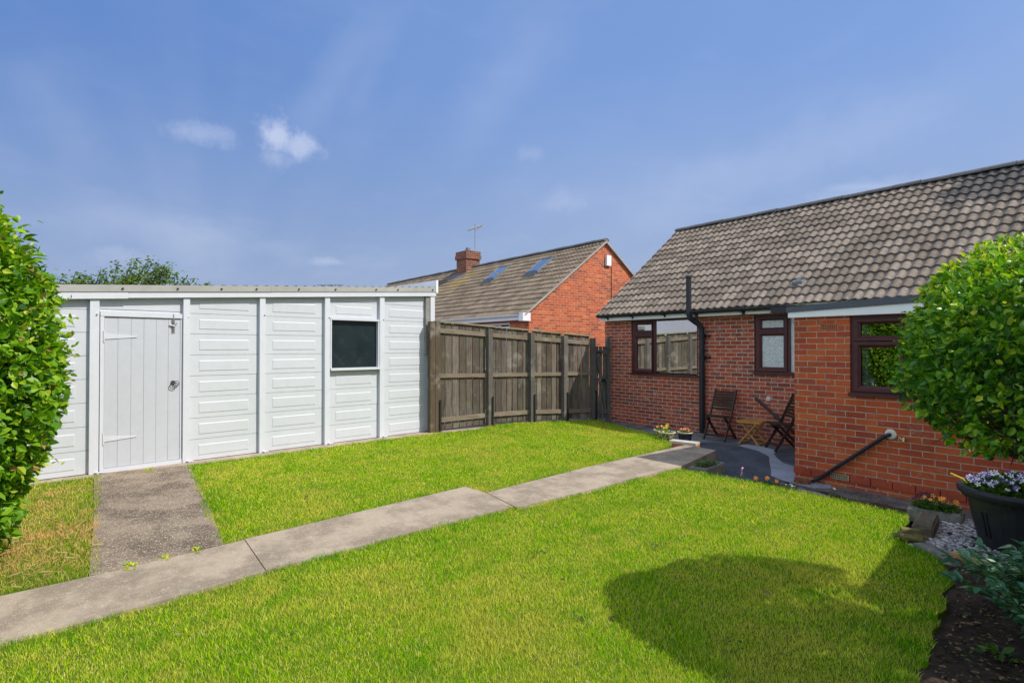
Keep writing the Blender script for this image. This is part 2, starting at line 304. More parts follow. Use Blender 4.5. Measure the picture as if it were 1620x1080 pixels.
def glass(name, tintc=(.5, .55, .55), refl=.30, rough=.0):
    m, t, out = newmat(name)
    fr = t.add('ShaderNodeFresnel', {'IOR': 1.5}).outputs[0]
    f = t.m('ADD', t.m('MULTIPLY', fr, 1.6), refl, clamp=True)
    P = pos(t); bp = t.add('ShaderNodeBump', {'Height': t.noise(P, 1.6, 2), 'Strength': .05, 'Distance': .02})
    g = t.add('ShaderNodeBsdfGlossy', {'Color': (.92, .95, .97), 'Roughness': rough, 'Normal': bp.outputs[0]})
    tr = t.add('ShaderNodeBsdfTransparent', {'Color': tintc})
    mx = t.add('ShaderNodeMixShader', {0: f, 1: tr.outputs[0], 2: g.outputs[0]}); t.l.new(mx.outputs[0], out.inputs[0]); return m
glass('glass_clear', refl=.85); glass('glass_kitchen', (.7, .75, .75), .30); plain('glass_shed', (.012, .022, .026), .16, .35, 3, .6, bump=.02, dirt=((.05, .065, .065), 6, .5)); glass('glass_sky', (.2, .25, .3), .35, .02)
m, t, out = newmat('glass_frost'); P = pos(t); n = t.noise(P, 70, 4, .7); n2 = t.noise(P, 28, 3, .6, dist=2.)
bsdf(t, out, t.mix(t.sm(n2, .35, .65), (.40, .45, .45), (.68, .72, .72)), .22, n2, .8, .01, .6)

# ---------------------------------------------------------------- mesh builder
class MB:
    def __init__(s): s.v = []; s.f = []; s.uv = []; s.mi = []; s.cur = 0; s.sm = []
    def poly(s, pts, uvs=None, smooth=False):
        i = len(s.v); s.v += [tuple(p) for p in pts]; s.f.append(tuple(range(i, i+len(pts)))); s.uv.append(uvs); s.mi.append(s.cur); s.sm.append(smooth)
    def box(s, x0, x1, y0, y1, z0, z1, M=None, wood=None):
        c = [(x0, y0, z0), (x1, y0, z0), (x1, y1, z0), (x0, y1, z0), (x0, y0, z1), (x1, y0, z1), (x1, y1, z1), (x0, y1, z1)]
        fs = [(0, 3, 2, 1), (4, 5, 6, 7), (0, 1, 5, 4), (1, 2, 6, 5), (2, 3, 7, 6), (3, 0, 4, 7)]
        dims = [x1-x0, y1-y0, z1-z0]; la = dims.index(max(dims)); o = (x0, y0, z0)
        for f in fs:
            p = [c[k] for k in f]; uvs = None
            if wood is not None:
                # grain along the longest axis; whole part of u is the id of the board
                nrm = [max(q[k] for q in p)-min(q[k] for q in p) for k in range(3)]; flat = nrm.index(min(nrm))
                oth = [k for k in range(3) if k != flat and k != la]; oa = oth[0] if oth else (la+1) % 3
                uvs = [(wood + min(.98, .02+(q[oa]-o[oa])*.9), (q[la]-o[la])+wood*.37) for q in p]
            if M is not None: p = [tuple(M @ Vector(q)) for q in p]
            s.poly(p, uvs)
    def bar(s, a, b, wx, wy, wood=None, up=(0, 0, 1)):
        """box beam from a to b, wx wide, wy deep"""
        a = Vector(a); b = Vector(b); d = b-a; L = d.length; z = d.normalized(); u = Vector(up)
        if abs(z.dot(u)) > .98: u = Vector((0, 1, 0))
        x = u.cross(z).normalized(); y = z.cross(x); M = Matrix((x, y, z)).transposed().to_4x4(); M.translation = a
        s.box(-wx/2, wx/2, -wy/2, wy/2, 0, L, M, wood)
    def tube(s, pts, rad, n=10, cap=True):
        pts = [Vector(p) for p in pts]; rad = rad if isinstance(rad, (list, tuple)) else [rad]*len(pts); rings = []; px = None
        for i, p in enumerate(pts):
            d = (pts[min(i+1, len(pts)-1)]-pts[max(i-1, 0)]).normalized()
            if px is None: px = d.orthogonal().normalized()
            px = (px-d*px.dot(d)).normalized(); py = d.cross(px)
            rings.append([p+rad[i]*(math.cos(k*2*math.pi/n)*px+math.sin(k*2*math.pi/n)*py) for k in range(n)])
        for i in range(len(rings)-1):
            for k in range(n): s.poly([rings[i][k], rings[i][(k+1) % n], rings[i+1][(k+1) % n], rings[i+1][k]], smooth=True)
        if cap: s.poly(rings[0][::-1]); s.poly(rings[-1])
    def lathe(s, prof, c=(0, 0, 0), n=32):
        c = Vector(c)
        for i in range(len(prof)-1):
            (r0, z0), (r1, z1) = prof[i], prof[i+1]
            for k in range(n):
                a, b = k*2*math.pi/n, (k+1)*2*math.pi/n
                s.poly([c+Vector((r0*math.cos(a), r0*math.sin(a), z0)), c+Vector((r0*math.cos(b), r0*math.sin(b), z0)), c+Vector((r1*math.cos(b), r1*math.sin(b), z1)), c+Vector((r1*math.cos(a), r1*math.sin(a), z1))], smooth=True)
    def prism(s, pts, z0, z1):
        n = len(pts); s.poly([(x, y, z1) for x, y in pts])
        for i in range(n):
            a, b = pts[i], pts[(i+1) % n]; s.poly([(a[0], a[1], z0), (b[0], b[1], z0), (b[0], b[1], z1), (a[0], a[1], z1)])
    def build(s, name, mats, parent=None, bevel=0, weld=False):
        me = bpy.data.meshes.new(name); me.from_pydata(s.v, [], s.f)
        mats = mats if isinstance(mats, (list, tuple)) else [mats]
        for q in mats: me.materials.append(MATS[q])
        me.polygons.foreach_set('material_index', s.mi); me.polygons.foreach_set('use_smooth', s.sm)
        ul = me.uv_layers.new(name='UVMap'); buf = []
        for f, u in zip(s.f, s.uv):
            if u: buf += [c for q in u for c in q]; continue
            p = [Vector(s.v[k]) for k in f]; nx = (p[1]-p[0]).cross(p[2]-p[0]); k = max(range(3), key=lambda q: abs(nx[q]))
            for q in p: buf += [(q.y, q.z), (q.x, q.z), (q.x, q.y)][k]
        ul.data.foreach_set('uv', buf)
        if weld or bevel:
            bm = bmesh.new(); bm.from_mesh(me); bmesh.ops.remove_doubles(bm, verts=bm.verts, dist=.0002)
            if bevel: bmesh.ops.bevel(bm, geom=list(bm.edges), offset=bevel, segments=2, affect='EDGES', clamp_overlap=True)
            bm.to_mesh(me); bm.free()
        me.update(); o = bpy.data.objects.new(name, me); COL.objects.link(o)
        if parent: o.parent = parent
        return o
def tag(o, label=None, cat=None, group=None, kind=None):
    for k, v in (('label', label), ('category', cat), ('group', group), ('kind', kind)):
        if v: o[k] = v
    return o
def root(name, label, cat, loc=(0, 0, 0), rz=0, group=None):
    o = bpy.data.objects.new(name, None); COL.objects.link(o); o.location = loc; o.rotation_euler = (0, 0, rz); o.empty_display_size = .1
    return tag(o, label, cat, group)
def struct(mb, name, mat, kind='structure', label=None):
    o = mb.build(name, mat) if isinstance(mb, MB) else mb
    return tag(o, label, None, None, kind)
def npmesh(name, V, F, uv, mats, parent=None, smooth=False, mi=None):
    """V (n,3), F (m,k) all faces the same size, uv (m*k,2)"""
    me = bpy.data.meshes.new(name); n, k = F.shape
    me.vertices.add(len(V)); me.vertices.foreach_set('co', V.astype(np.float32).ravel())
    me.loops.add(n*k); me.loops.foreach_set('vertex_index', F.astype(np.int32).ravel())
    me.polygons.add(n); me.polygons.foreach_set('loop_start', np.arange(0, n*k, k, dtype=np.int32)); me.polygons.foreach_set('loop_total', np.full(n, k, dtype=np.int32))
    mats = mats if isinstance(mats, (list, tuple)) else [mats]
    for q in mats: me.materials.append(MATS[q])
    me.polygons.foreach_set('use_smooth', np.full(n, smooth))
    if mi is not None: me.polygons.foreach_set('material_index', mi.astype(np.int32))
    me.uv_layers.new(name='UVMap').data.foreach_set('uv', uv.astype(np.float32).ravel())
    me.update(); me.validate(); o = bpy.data.objects.new(name, me); COL.objects.link(o)
    if parent: o.parent = parent
    return o
def unit(a): return a/np.maximum(1e-9, np.linalg.norm(a, axis=-1, keepdims=True))
def leaves(name, P, D, Nn, L, Wd, mat, parent=None, u=None, fold=.25, curl=.15):
    """P origins, D directions stalk to tip, Nn rough normals, L lengths, Wd widths"""
    n = len(P); D = unit(D); S = unit(np.cross(D, Nn)); Nn = np.cross(S, D); L = L[:, None]; Wd = Wd[:, None]
    pts = [P, P+D*L*.32-S*Wd*.5+Nn*Wd*fold*.5, P+D*L*.68-S*Wd*.40+Nn*(Wd*fold*.4-L*curl*.3), P+D*L-Nn*L*curl, P+D*L*.68+S*Wd*.40+Nn*(Wd*fold*.4-L*curl*.3), P+D*L*.32+S*Wd*.5+Nn*Wd*fold*.5]
    V = np.stack(pts, 1).reshape(-1, 3); b = np.arange(n)[:, None]*6
    F = np.stack([b+np.array([[0, 1, 2, 3]]), b+np.array([[0, 3, 4, 5]])], 1).reshape(-1, 4)
    if u is None: u = rng.random(n)
    vv = np.array([0, .3, .7, 1, 0, 1, .7, .3]); uv = np.stack([np.repeat(u, 8), np.tile(vv, n)], 1)
    return npmesh(name, V, F, uv, mat, parent)
def wob(P, k, seed):
    r = np.random.default_rng(seed); o = np.zeros(len(P))
    for i in range(6):
        w_ = unit(r.normal(size=3))*k*(1+.5*i); o += np.sin(P@w_+r.random()*6.28)/(1+.5*i)
    return o/2.4

# ---------------------------------------------------------------- ground, lawn, paths
g = MB(); g.poly([(-300, -300, -.19), (300, -300, -.19), (300, 300, -.19), (-300, 300, -.19)]); struct(g, 'ground', 'ground_mat')
def hz(x, y):
    a = np.clip((y-5.6)/3.6, 0, 1); b = np.clip((-5.3-x)/2.2, 0, 1); a = a*a*(3-2*a); b = b*b*(3-2*b)
    c = np.clip((-x-7.6)/1.3, 0, 1)*np.exp(-((y-7.2)/1.3)**2); return -.015-.065*a*b+.055*c+.006*np.sin(x*1.7+1)*np.sin(y*1.3)
LA = [(-8.62, 1.15), (-7.2, 1.06), (-6, .96), (-4.99, .90), (-5.05, 1.6), (-5.17, 2.5), (-5.30, 3.44), (-5.12, 3.47), (-4.96, 3.51), (-5.05, 4.3), (-5.2, 5.6), (-5.38, 7.1), (-5.55, 7.62), (-5.95, 7.98), (-6.5, 8.42), (-7.1, 8.75), (-7.9, 8.98), (-8.5, 9.16), (-8.90, 9.2), (-8.95, 8.4), (-9.0, 7.4), (-9.05, 6.6), (-8.90, 6.2), (-8.88, 5.7), (-9.0, 5.25), (-8.86, 4), (-8.74, 2.8), (-8.66, 1.9)]
LB = [(-4.0, -1.5), (-4.06, .3), (-4.20, 1.3), (-4.29, 2.3), (-4.35, 3.40), (-4.27, 3.46), (-4.30, 4.3), (-4.37, 5.4), (-4.44, 6.22), (-3.9, 6.25), (-3.2, 6.27), (-2.5, 6.29), (-1.88, 6.25), (-1.77, 5.8), (-1.66, 5.38), (-1.36, 5.12), (-1.16, 4.67), (-1.03, 3.9), (-.90, 3.1), (-.7, 1.8), (-.5, .2), (-.3, -1.5)]
LC = [(-4.86, -1.5), (-4.83, -.4), (-4.87, .10), (-6, .14), (-7.4, .18), (-8.58, .2), (-8.45, -.7), (-8.4, -1.5)]
def wobble_edge(poly, amp=.026, step=.12, seed=1):
    r = random.Random(seed); o = []
    for i in range(len(poly)):
        a, b = poly[i], poly[(i+1) % len(poly)]; L = math.dist(a, b); n = max(1, int(L/step))
        for k in range(n): f = k/n; o.append((a[0]+(b[0]-a[0])*f+r.uniform(-amp, amp), a[1]+(b[1]-a[1])*f+r.uniform(-amp, amp)))
    return o
lawns = [wobble_edge(LA, seed=3), wobble_edge(LB, seed=4), wobble_edge(LC, seed=5)]
def lawn_sheet(polys):
    bm = bmesh.new()
    for P in polys:
        vs = [bm.verts.new((x, y, 0)) for x, y in P]; bm.faces.new(vs)
    for ax, lo, hi in ((0, -10, 1), (1, -2, 10)):
        k = lo
        while k < hi:
            co = [0, 0, 0]; co[ax] = k; no = [0, 0, 0]; no[ax] = 1
            bmesh.ops.bisect_plane(bm, geom=list(bm.verts)+list(bm.edges)+list(bm.faces), plane_co=co, plane_no=no); k += .4
    be = [e for e in bm.edges if len(e.link_faces) == 1]
    for v in bm.verts: v.co.z = float(hz(v.co.x, v.co.y))
    ex = bmesh.ops.extrude_edge_only(bm, edges=be)
    for v in ex['geom']:
        if isinstance(v, bmesh.types.BMVert): v.co.z -= .22
    bmesh.ops.triangulate(bm, faces=bm.faces)
    me = bpy.data.meshes.new('lawn'); bm.to_mesh(me); bm.free(); me.materials.append(MATS['lawn_base']); o = bpy.data.objects.new('lawn', me); COL.objects.link(o); return o
tag(lawn_sheet(lawns), kind='structure')
def inpoly(X, Y, poly):
    p = np.array(poly); ins = np.zeros(len(X), bool); j = len(p)-1
    for i in range(len(p)):
        xi, yi = p[i]; xj, yj = p[j]; c = ((yi > Y) != (yj > Y)) & (X < (xj-xi)*(Y-yi)/(yj-yi+1e-12)+xi); ins ^= c; j = i
    return ins
def edge_dist(X, Y, poly):
    p = np.array(poly); q = np.roll(p, -1, 0); d = np.full(len(X), 9.)
    for a, b in zip(p, q):
        ab = b-a; t_ = np.clip(((X-a[0])*ab[0]+(Y-a[1])*ab[1])/(ab@ab+1e-12), 0, 1); d = np.minimum(d, np.hypot(X-a[0]-t_*ab[0], Y-a[1]-t_*ab[1]))
    return d
def grass(poly, name, mat, dens=13000, seed=0, hmul=1.0):
    r = np.random.default_rng(seed); p = np.array(poly); x0, y0 = p.min(0); x1, y1 = p.max(0); Xs, Ys = [], []
    N = int((x1-x0)*(y1-y0)*dens); X = r.uniform(x0, x1, N); Y = r.uniform(y0, y1, N); D = np.hypot(X, Y)
    # out of the frame: behind the camera or far off to its sides
    a = R(52.1); fz = -X*math.sin(a)+Y*math.cos(a); rx = X*math.cos(a)+Y*math.sin(a)
    vis = (fz > 1.7) & (np.abs(rx) < fz*1.15+.5)
    keep = vis & (r.random(N) < np.clip((2.9/np.maximum(D, 2.9))**1.25, 0, 1)); X, Y, D = X[keep], Y[keep], D[keep]
    k = inpoly(X, Y, poly); X, Y, D = X[k], Y[k], D[k]; n = len(X); ed = edge_dist(X, Y, poly)
    cl = wob(np.stack([X, Y, X*0], 1), 5.5, 5)+.6*wob(np.stack([X, Y, X*0], 1), 21, 6)
    h = (.016+.014*r.random(n)+.005*np.clip(cl, -1, 1.5))*hmul*(1+.55*np.exp(-ed/.045)); h *= np.where(r.random(n) < .02, 1.7, 1)
    wd = (.0017+.0011*r.random(n))*(np.maximum(D, 2.9)/2.9)**.78
    th = r.random(n)*6.283; lean = h*(.25+.65*r.random(n)); dx, dy = np.cos(th), np.sin(th); ph = r.random(n)*6.283; sx, sy = np.cos(ph)*wd/2, np.sin(ph)*wd/2
    Z = hz(X, Y)-.002; b = np.stack([X, Y, Z], 1); side = np.stack([sx, sy, 0*sx], 1)
    mid = b+np.stack([dx*lean*.35, dy*lean*.35, h*.6], 1); tip = b+np.stack([dx*lean, dy*lean, h], 1)
    V = np.stack([b-side, b+side, mid+side*.75, mid-side*.75, tip], 1).reshape(-1, 3); i = np.arange(n)[:, None]*5
    F = np.stack([i+np.array([[0, 1, 2]]), i+np.array([[0, 2, 3]]), i+np.array([[3, 2, 4]])], 1).reshape(-1, 3)
    u = np.clip(.43+.28*r.normal(size=n)-.13*np.clip(cl, -1, 1)-.30*np.exp(-ed/.12), 0, 1); u = np.where(r.random(n) < .10, .9+.1*r.random(n), u)
    uv = np.stack([np.repeat(u, 9), np.tile([0, 0, .6, 0, .6, .6, .6, .6, 1], n)], 1)
    return npmesh(name, V, F, uv, mat)
gA = grass(lawns[0], 'grass', 'grass_blade', 21000, 1); gB = grass(lawns[1], 'grass', 'grass_blade', 21000, 2); gC = grass(lawns[2], 'grass', 'grass_dry', 13000, 3, 1.25)
tag(gA, 'mown green lawn with pale dry patches between the white garage and the concrete path', kind='stuff')
tag(gB, 'mown bright green lawn in front of the path with a big round shadow', kind='stuff')
tag(gC, 'rough straw coloured grass beside the leafy hedge and the garage door slab', kind='stuff')

sl_ = MB()
for i, P in enumerate([[(-4.72, -1.5), (-4.83, .10), (-4.965, 1.08), (-4.175, 1.05), (-4.05, .1), (-3.97, -1.5)],
                       [(-4.968, 1.086), (-5.165, 2.42), (-5.31, 3.46), (-4.935, 3.49), (-4.345, 3.40), (-4.29, 2.38), (-4.178, 1.056)],
                       [(-4.932, 3.494), (-5.165, 5.2), (-5.375, 7.74), (-4.80, 7.68), (-4.44, 6.3), (-4.385, 5.2), (-4.315, 4.2), (-4.30, 3.405)]]):
    sl_.prism(P, -.17, .002+.003*((i*7) % 3))
struct(sl_, 'path', 'path_conc')
d_ = MB(); d_.prism([(-8.70, .155), (-8.60, 1.185), (-6.8, 1.075), (-4.975, .93), (-4.84, .065), (-6.7, .125)], -.17, -.002); struct(d_, 'slab', 'slab_conc')
ap = MB(); ap.prism([(-8.30, -2.2), (-8.55, .2), (-8.62, 1.1), (-8.66, 1.9), (-8.74, 2.8), (-8.86, 4), (-8.98, 5.2), (-8.86, 5.75), (-8.88, 6.2), (-9.2, 6.45), (-9.5, 6.4), (-9.4, 5.3), (-8.6, -2.2)], -.18, -.006); struct(ap, 'kerb_strip', 'apron_conc')
pa = MB(); pa.prism([(-10.6, 8.2), (-10.6, 9.785), (-9.0, 9.785), (-3.48, 9.785), (-3.48, 6.45), (-4.2, 6.35), (-4.3, 7), (-4.7, 7.9), (-5.5, 8.0), (-7, 7.6)], -.18, -.14); struct(pa, 'patio', 'patio_conc')
dk = MB(); dk.prism([(-5.75, 9.05), (-5.25, 9.15), (-4.7, 9.2), (-3.5, 9.2), (-3.5, 6.62), (-4.15, 6.55), (-4.85, 7.2), (-5.05, 7.85), (-5.5, 8.15), (-5.95, 8.6)], -.139, -.136); struct(dk, 'paving', 'patio_dark')
ba = MB(); ba.prism([(-5.25, 9.08), (-5.23, 9.27), (-4.98, 9.3), (-4.58, 9.2), (-4.50, 8.85), (-4.30, 8.55), (-4.06, 8.25), (-3.83, 8.14), (-3.49, 8.0), (-3.49, 7.39), (-3.05, 7.39), (-2.95, 7.25), (-3.1, 7.05), (-3.5, 7.15), (-3.75, 7.3), (-3.90, 7.60), (-4.18, 8.10), (-4.42, 8.55), (-4.75, 8.86)], -.135, -.131); struct(ba, 'footpath', 'band_conc')
stp = MB(); stp.prism([(-3.48, 6.66), (-3.48, 7.04), (-2.9, 7.22), (-2.95, 7.42), (2, 7.42), (2, 6.72), (-1.9, 6.66), (-2.8, 6.70)], -.18, -.136); struct(stp, 'pavement', 'strip_conc')
# soil beds
def soilbed(name, poly, z, seed):
    bm = bmesh.new(); bm.faces.new([bm.verts.new((x, y, 0)) for x, y in poly])
    for ax in (0, 1):
        k = -5
        while k < 9:
            co = [0, 0, 0]; co[ax] = k; no = [0, 0, 0]; no[ax] = 1
            bmesh.ops.bisect_plane(bm, geom=list(bm.verts)+list(bm.edges)+list(bm.faces), plane_co=co, plane_no=no); k += .09
    r = random.Random(seed)
    for v in bm.verts: v.co.z = z+r.uniform(-.012, .014)+.012*math.sin(v.co.x*9+v.co.y*5)
    be = [e for e in bm.edges if len(e.link_faces) == 1]; ex = bmesh.ops.extrude_edge_only(bm, edges=be)
    for v in ex['geom']:
        if isinstance(v, bmesh.types.BMVert): v.co.z = -.2
    bmesh.ops.triangulate(bm, faces=bm.faces)
    me = bpy.data.meshes.new(name); bm.to_mesh(me); bm.free(); me.materials.append(MATS['soil']); o = bpy.data.objects.new(name, me); COL.objects.link(o); return tag(o, kind='structure')
soilbed('soil_bed', [(-1.42, 5.14), (-1.23, 4.67), (-1.10, 3.9), (-.97, 3.1), (-.77, 1.8), (-.57, .2), (-.37, -1.5), (1.5, -1.5), (1.2, 5.2), (-.2, 5.15)], -.026, 2)
soilbed('soil', [(-4.40, 6.27), (-3.9, 6.26), (-3.2, 6.28), (-2.5, 6.30), (-1.9, 6.26), (-1.7, 6.4), (-1.7, 6.68), (-2.8, 6.71), (-3.5, 6.68), (-4.3, 6.5)], -.085, 3)
def scatter_stones(name, n, area, z, smin, smax, mat, seed):
    r = np.random.default_rng(seed); X = r.uniform(area[0], area[1], n); Y = r.uniform(area[2], area[3], n)
    base = np.array([[1, 0, 0], [-1, 0, 0], [0, 1, 0], [0, -1, 0], [0, 0, 1], [0, 0, -1], [.62, .62, .5], [-.62, .62, .5], [.62, -.62, .5], [-.62, -.62, .5]])
    Fb = np.array([[0, 6, 8], [2, 7, 6], [1, 9, 7], [3, 8, 9], [4, 8, 6], [4, 6, 7], [4, 7, 9], [4, 9, 8], [0, 2, 6], [2, 1, 7], [1, 3, 9], [3, 0, 8]])
    s = (smin+(smax-smin)*r.random(n)**1.6)[:, None, None]*np.stack([.7+.6*r.random(n), .6+.5*r.random(n), .35+.35*r.random(n)], 1)[:, None, :]
    V = base[None]*s*(1+.3*(r.random((n, 10, 1))-.5)); a = r.random(n)*6.28; ca, sa = np.cos(a)[:, None], np.sin(a)[:, None]
    x = V[..., 0]*ca-V[..., 1]*sa; y = V[..., 0]*sa+V[..., 1]*ca; tilt = (r.random(n)-.5)[:, None]*.9; zz = V[..., 2]+x*tilt*.6
    V = np.stack([x+X[:, None], y+Y[:, None], zz+z+.003+.018*r.random(n)[:, None]], 2).reshape(-1, 3)
    F = (Fb[None]+np.arange(n)[:, None, None]*10).reshape(-1, 3); uv = np.stack([np.repeat(r.random(n), 36), np.zeros(n*36)], 1); return npmesh(name, V, F, uv, mat)
gv = MB(); gv.prism([(-1.74, 6.3), (-1.62, 5.45), (-1.35, 5.14), (-.2, 5.16), (1.2, 5.2), (1.2, 6.72), (-1.5, 6.68)], -.18, -.045); struct(gv, 'gravel_bed', 'strip_conc')
tag(scatter_stones('gravel', 9000, (-1.62, .4, 5.2, 6.62), -.045, .008, .024, 'gravel_mat', 5), 'grey and pink gravel chippings spread under the large black pot', kind='stuff')
tag(scatter_stones('soil_crumbs', 5000, (-.98, .6, .6, 5.1), -.03, .004, .018, 'soil', 6), 'loose crumbs of dark soil in the flower bed', kind='stuff')
def litter(name, n, fn, seed, L=(.02, .06), mat='litter', wf=None):
    r = np.random.default_rng(seed); P = fn(r, n); P[:, 2] += r.random(n)*.012; a = r.random(n)*6.28
    D = np.stack([np.cos(a), np.sin(a), (r.random(n)-.35)*.8], 1); Nn = np.stack([r.normal(size=n)*.5, r.normal(size=n)*.5, np.ones(n)], 1); l = r.uniform(*L, n)
    return leaves(name, P, D, Nn, l, l*(wf if wf else 1)*((.25+.4*r.random(n)) if not wf else 1), mat, u=r.random(n))
def bedpts(r, n):
    y = r.uniform(1.5, 5.1, n); e = np.interp(y, [.2, 1.8, 3.1, 3.9, 4.67, 5.14], [-.48, -.68, -.88, -1.01, -1.14, -1.34]); return np.stack([e+.02+np.abs(r.normal(size=n))*.28, y, np.full(n, -.018)], 1)
tag(litter('leaf_litter', 1300, bedpts, 4, (.012, .036)), 'dry fallen leaves along the edge of the flower bed', kind='stuff')
def lawnpts(r, n):
    X = r.uniform(-8.5, -1.2, n*3); Y = r.uniform(.3, 6.2, n*3); k = (inpoly(X, Y, LA) | inpoly(X, Y, LB)); X, Y = X[k][:n], Y[k][:n]
    X, Y = np.resize(X, n), np.resize(Y, n); return np.stack([X, Y, hz(X, Y)+.022], 1)
tag(litter('fallen_leaves', 160, lawnpts, 14, (.015, .045)), 'a few small dead leaves and clippings scattered over the lawn', kind='stuff')
def clover(r, n):
    c = lawnpts(r, 14); i = r.integers(0, 14, n); P = c[i]; P[:, 0] += r.normal(size=n)*.05; P[:, 1] += r.normal(size=n)*.05; P[:, 2] -= .004; return P
tag(litter('lawn_weeds', 420, clover, 15, (.010, .022), 'leaf_flower', .75), 'small dark green clover and weed patches in the lawn', kind='stuff')
tag(litter('debris', 700, lambda r, n: np.stack([r.uniform(-3.4, -1.5, n), r.uniform(6.3, 7.36, n)**1.0, np.full(n, -.10)], 1), 8, (.01, .035)), 'small bits of dead leaf and dirt along the strip beside the extension', kind='stuff')
tag(litter('straw', 300, lambda r, n: np.stack([r.uniform(-6.6, -4.85, n), r.uniform(-.9, .1, n), hz(0, 0)+np.full(n, .03)], 1), 9, (.04, .12), 'straw', .07), 'loose straw lying on the rough grass by the hedge', kind='stuff')

# ---------------------------------------------------------------- white sectional garage
GR = root('garage', 'long low white garage of embossed panels with a plank door and one dark window', 'garage', (-8.75, .1, 0), R(6))
def fz(s): return 2.19+.068*s
posts = [(-1.98, -1.88), (-.99, -.89), (0, .106), (1.03, 1.122), (2.045, 2.138), (3.07, 3.167), (4.08, 4.182)]
lines = [0, .292, .588, .884, 1.179, 1.472, 1.765, 2.051, 2.345, 2.64]
def panelrow(mb, a, b, z0, z1t, k, seed):
    """one embossed course between stations a and b; the top is cut to the rake"""
    r = random.Random(seed); off = r.uniform(-.002, .002); g_ = .0026
    za, zb = min(z1t, fz(a)+.02), min(z1t, fz(b)+.02)
    if min(za, zb)-z0 < .03: return
    cut = za < z1t-.001
    xo = off; p = [(xo, a, z0+g_), (xo, b, z0+g_), (xo, b, zb-g_), (xo, a, za-g_)]; q = [(-.03, *c[1:]) for c in p]
    ia, ib = a+.115, b-.135; h0 = z0+.064
    h1a = (z1t-.078) if not cut else za-.06; h1b = (z1t-.078) if not cut else zb-.06
    for (u0, u1) in zip(range(4), (1, 2, 3, 0)): mb.poly([q[u0], q[u1], p[u1], p[u0]])
    if min(h1a, h1b)-h0 < .035: mb.poly(p); return
    o = [(xo, ia, h0), (xo, ib, h0), (xo, ib, h1b), (xo, ia, h1a)]; e = .011; i_ = [(xo+.0058, ia+e, h0+e), (xo+.0058, ib-e, h0+e), (xo+.0058, ib-e, h1b-e), (xo+.0058, ia+e, h1a-e)]
    for u0, u1 in zip(range(4), (1, 2, 3, 0)):
        mb.poly([p[u0], p[u1], o[u1], o[u0]]); mb.poly([o[u0], o[u1], i_[u1], i_[u0]])
    mb.poly(i_)
def bay(a, b, rows, seed, zc=None):
    mb = MB()
    for k in rows: panelrow(mb, a, b, lines[k], lines[k+1], k, seed*31+k)
    # backing behind the joints
    mb.poly([(-.012, a-.03, 0), (-.012, b+.03, 0), (-.012, b+.03, fz(b)+.02), (-.012, a-.03, fz(a)+.02)]) if not zc else None
    return mb.build('wall_panel', 'white_paint', GR)
bay(-1.88, -.99, range(8), 1); bay(-.89, 0, range(8), 2); bay(1.122, 2.045, range(9), 4); bay(2.138, 3.07, range(9), 5); bay(4.182, 5.2, range(9), 7)
wb = MB()   # window bay: courses below and above the opening
wb2 = MB()
for k in range(4): panelrow(wb, 3.167, 4.08, lines[k], lines[k+1], k, 200+k)
panelrow(wb2, 3.167, 4.08, 2.065, 2.345, 7, 250); panelrow(wb2, 3.167, 4.08, 2.345, 2.64, 8, 251)
wb.poly([(-.012, 3.1, 0), (-.012, 4.1, 0), (-.012, 4.1, 1.2), (-.012, 3.1, 1.2)]); wb2.poly([(-.012, 3.1, 2.06), (-.012, 4.1, 2.06), (-.012, 4.1, 2.48), (-.012, 3.1, 2.44)]); wb.build('wall_panel', 'white_paint', GR); wb2.build('wall_panel', 'white_paint', GR)
db = MB(); db.box(-.03, .0, .106, 1.03, 1.985, 2.06); panelrow(db, .106, 1.03, 2.066, 2.345, 7, 300); db.poly([(-.012, .1, 2.0), (-.012, 1.04, 2.0), (-.012, 1.04, 2.27), (-.012, .1, 2.2)]); db.build('wall_panel', 'white_paint', GR)
for i, (a, b) in enumerate(posts):
    mb = MB(); zt = fz((a+b)/2)-.001; p0 = .062
    mb.poly([(p0, a, -.01), (p0, b-.012, -.01), (p0, b-.012, zt), (p0, a, zt)]); mb.poly([(0-.02, a, -.01), (p0, a, -.01), (p0, a, zt), (-.02, a, zt)])
    mb.poly([(p0, b-.012, -.01), (-.02, b+.004, -.01), (-.02, b+.004, zt), (p0, b-.012, zt)]); mb.poly([(-.02, a, -.01), (-.02, b, -.01), (p0, b-.012, -.01), (p0, a, -.01)])
    po = mb.build('post', 'white_paint2', GR)
    if i >= 2:
        bo = MB(); bo.tube([(.06, (a+b)/2+.02, 2.0 if i < 4 else 2.06), (.085 if i == 2 else .07, (a+b)/2+.02, 2.0 if i < 4 else 2.06)], .009, 8); bo.build('bolt', 'white_paint2' if i < 4 else 'iron', po)
        kb = MB(); kb.tube([(.06, b-.03, .012), (.10, b-.02, .01)], .013, 8); kb.tube([(.08, b-.05, .02), (.095, b+.03, .008)], .008, 6); kb.build('foot_bolt', 'white_paint2', po)
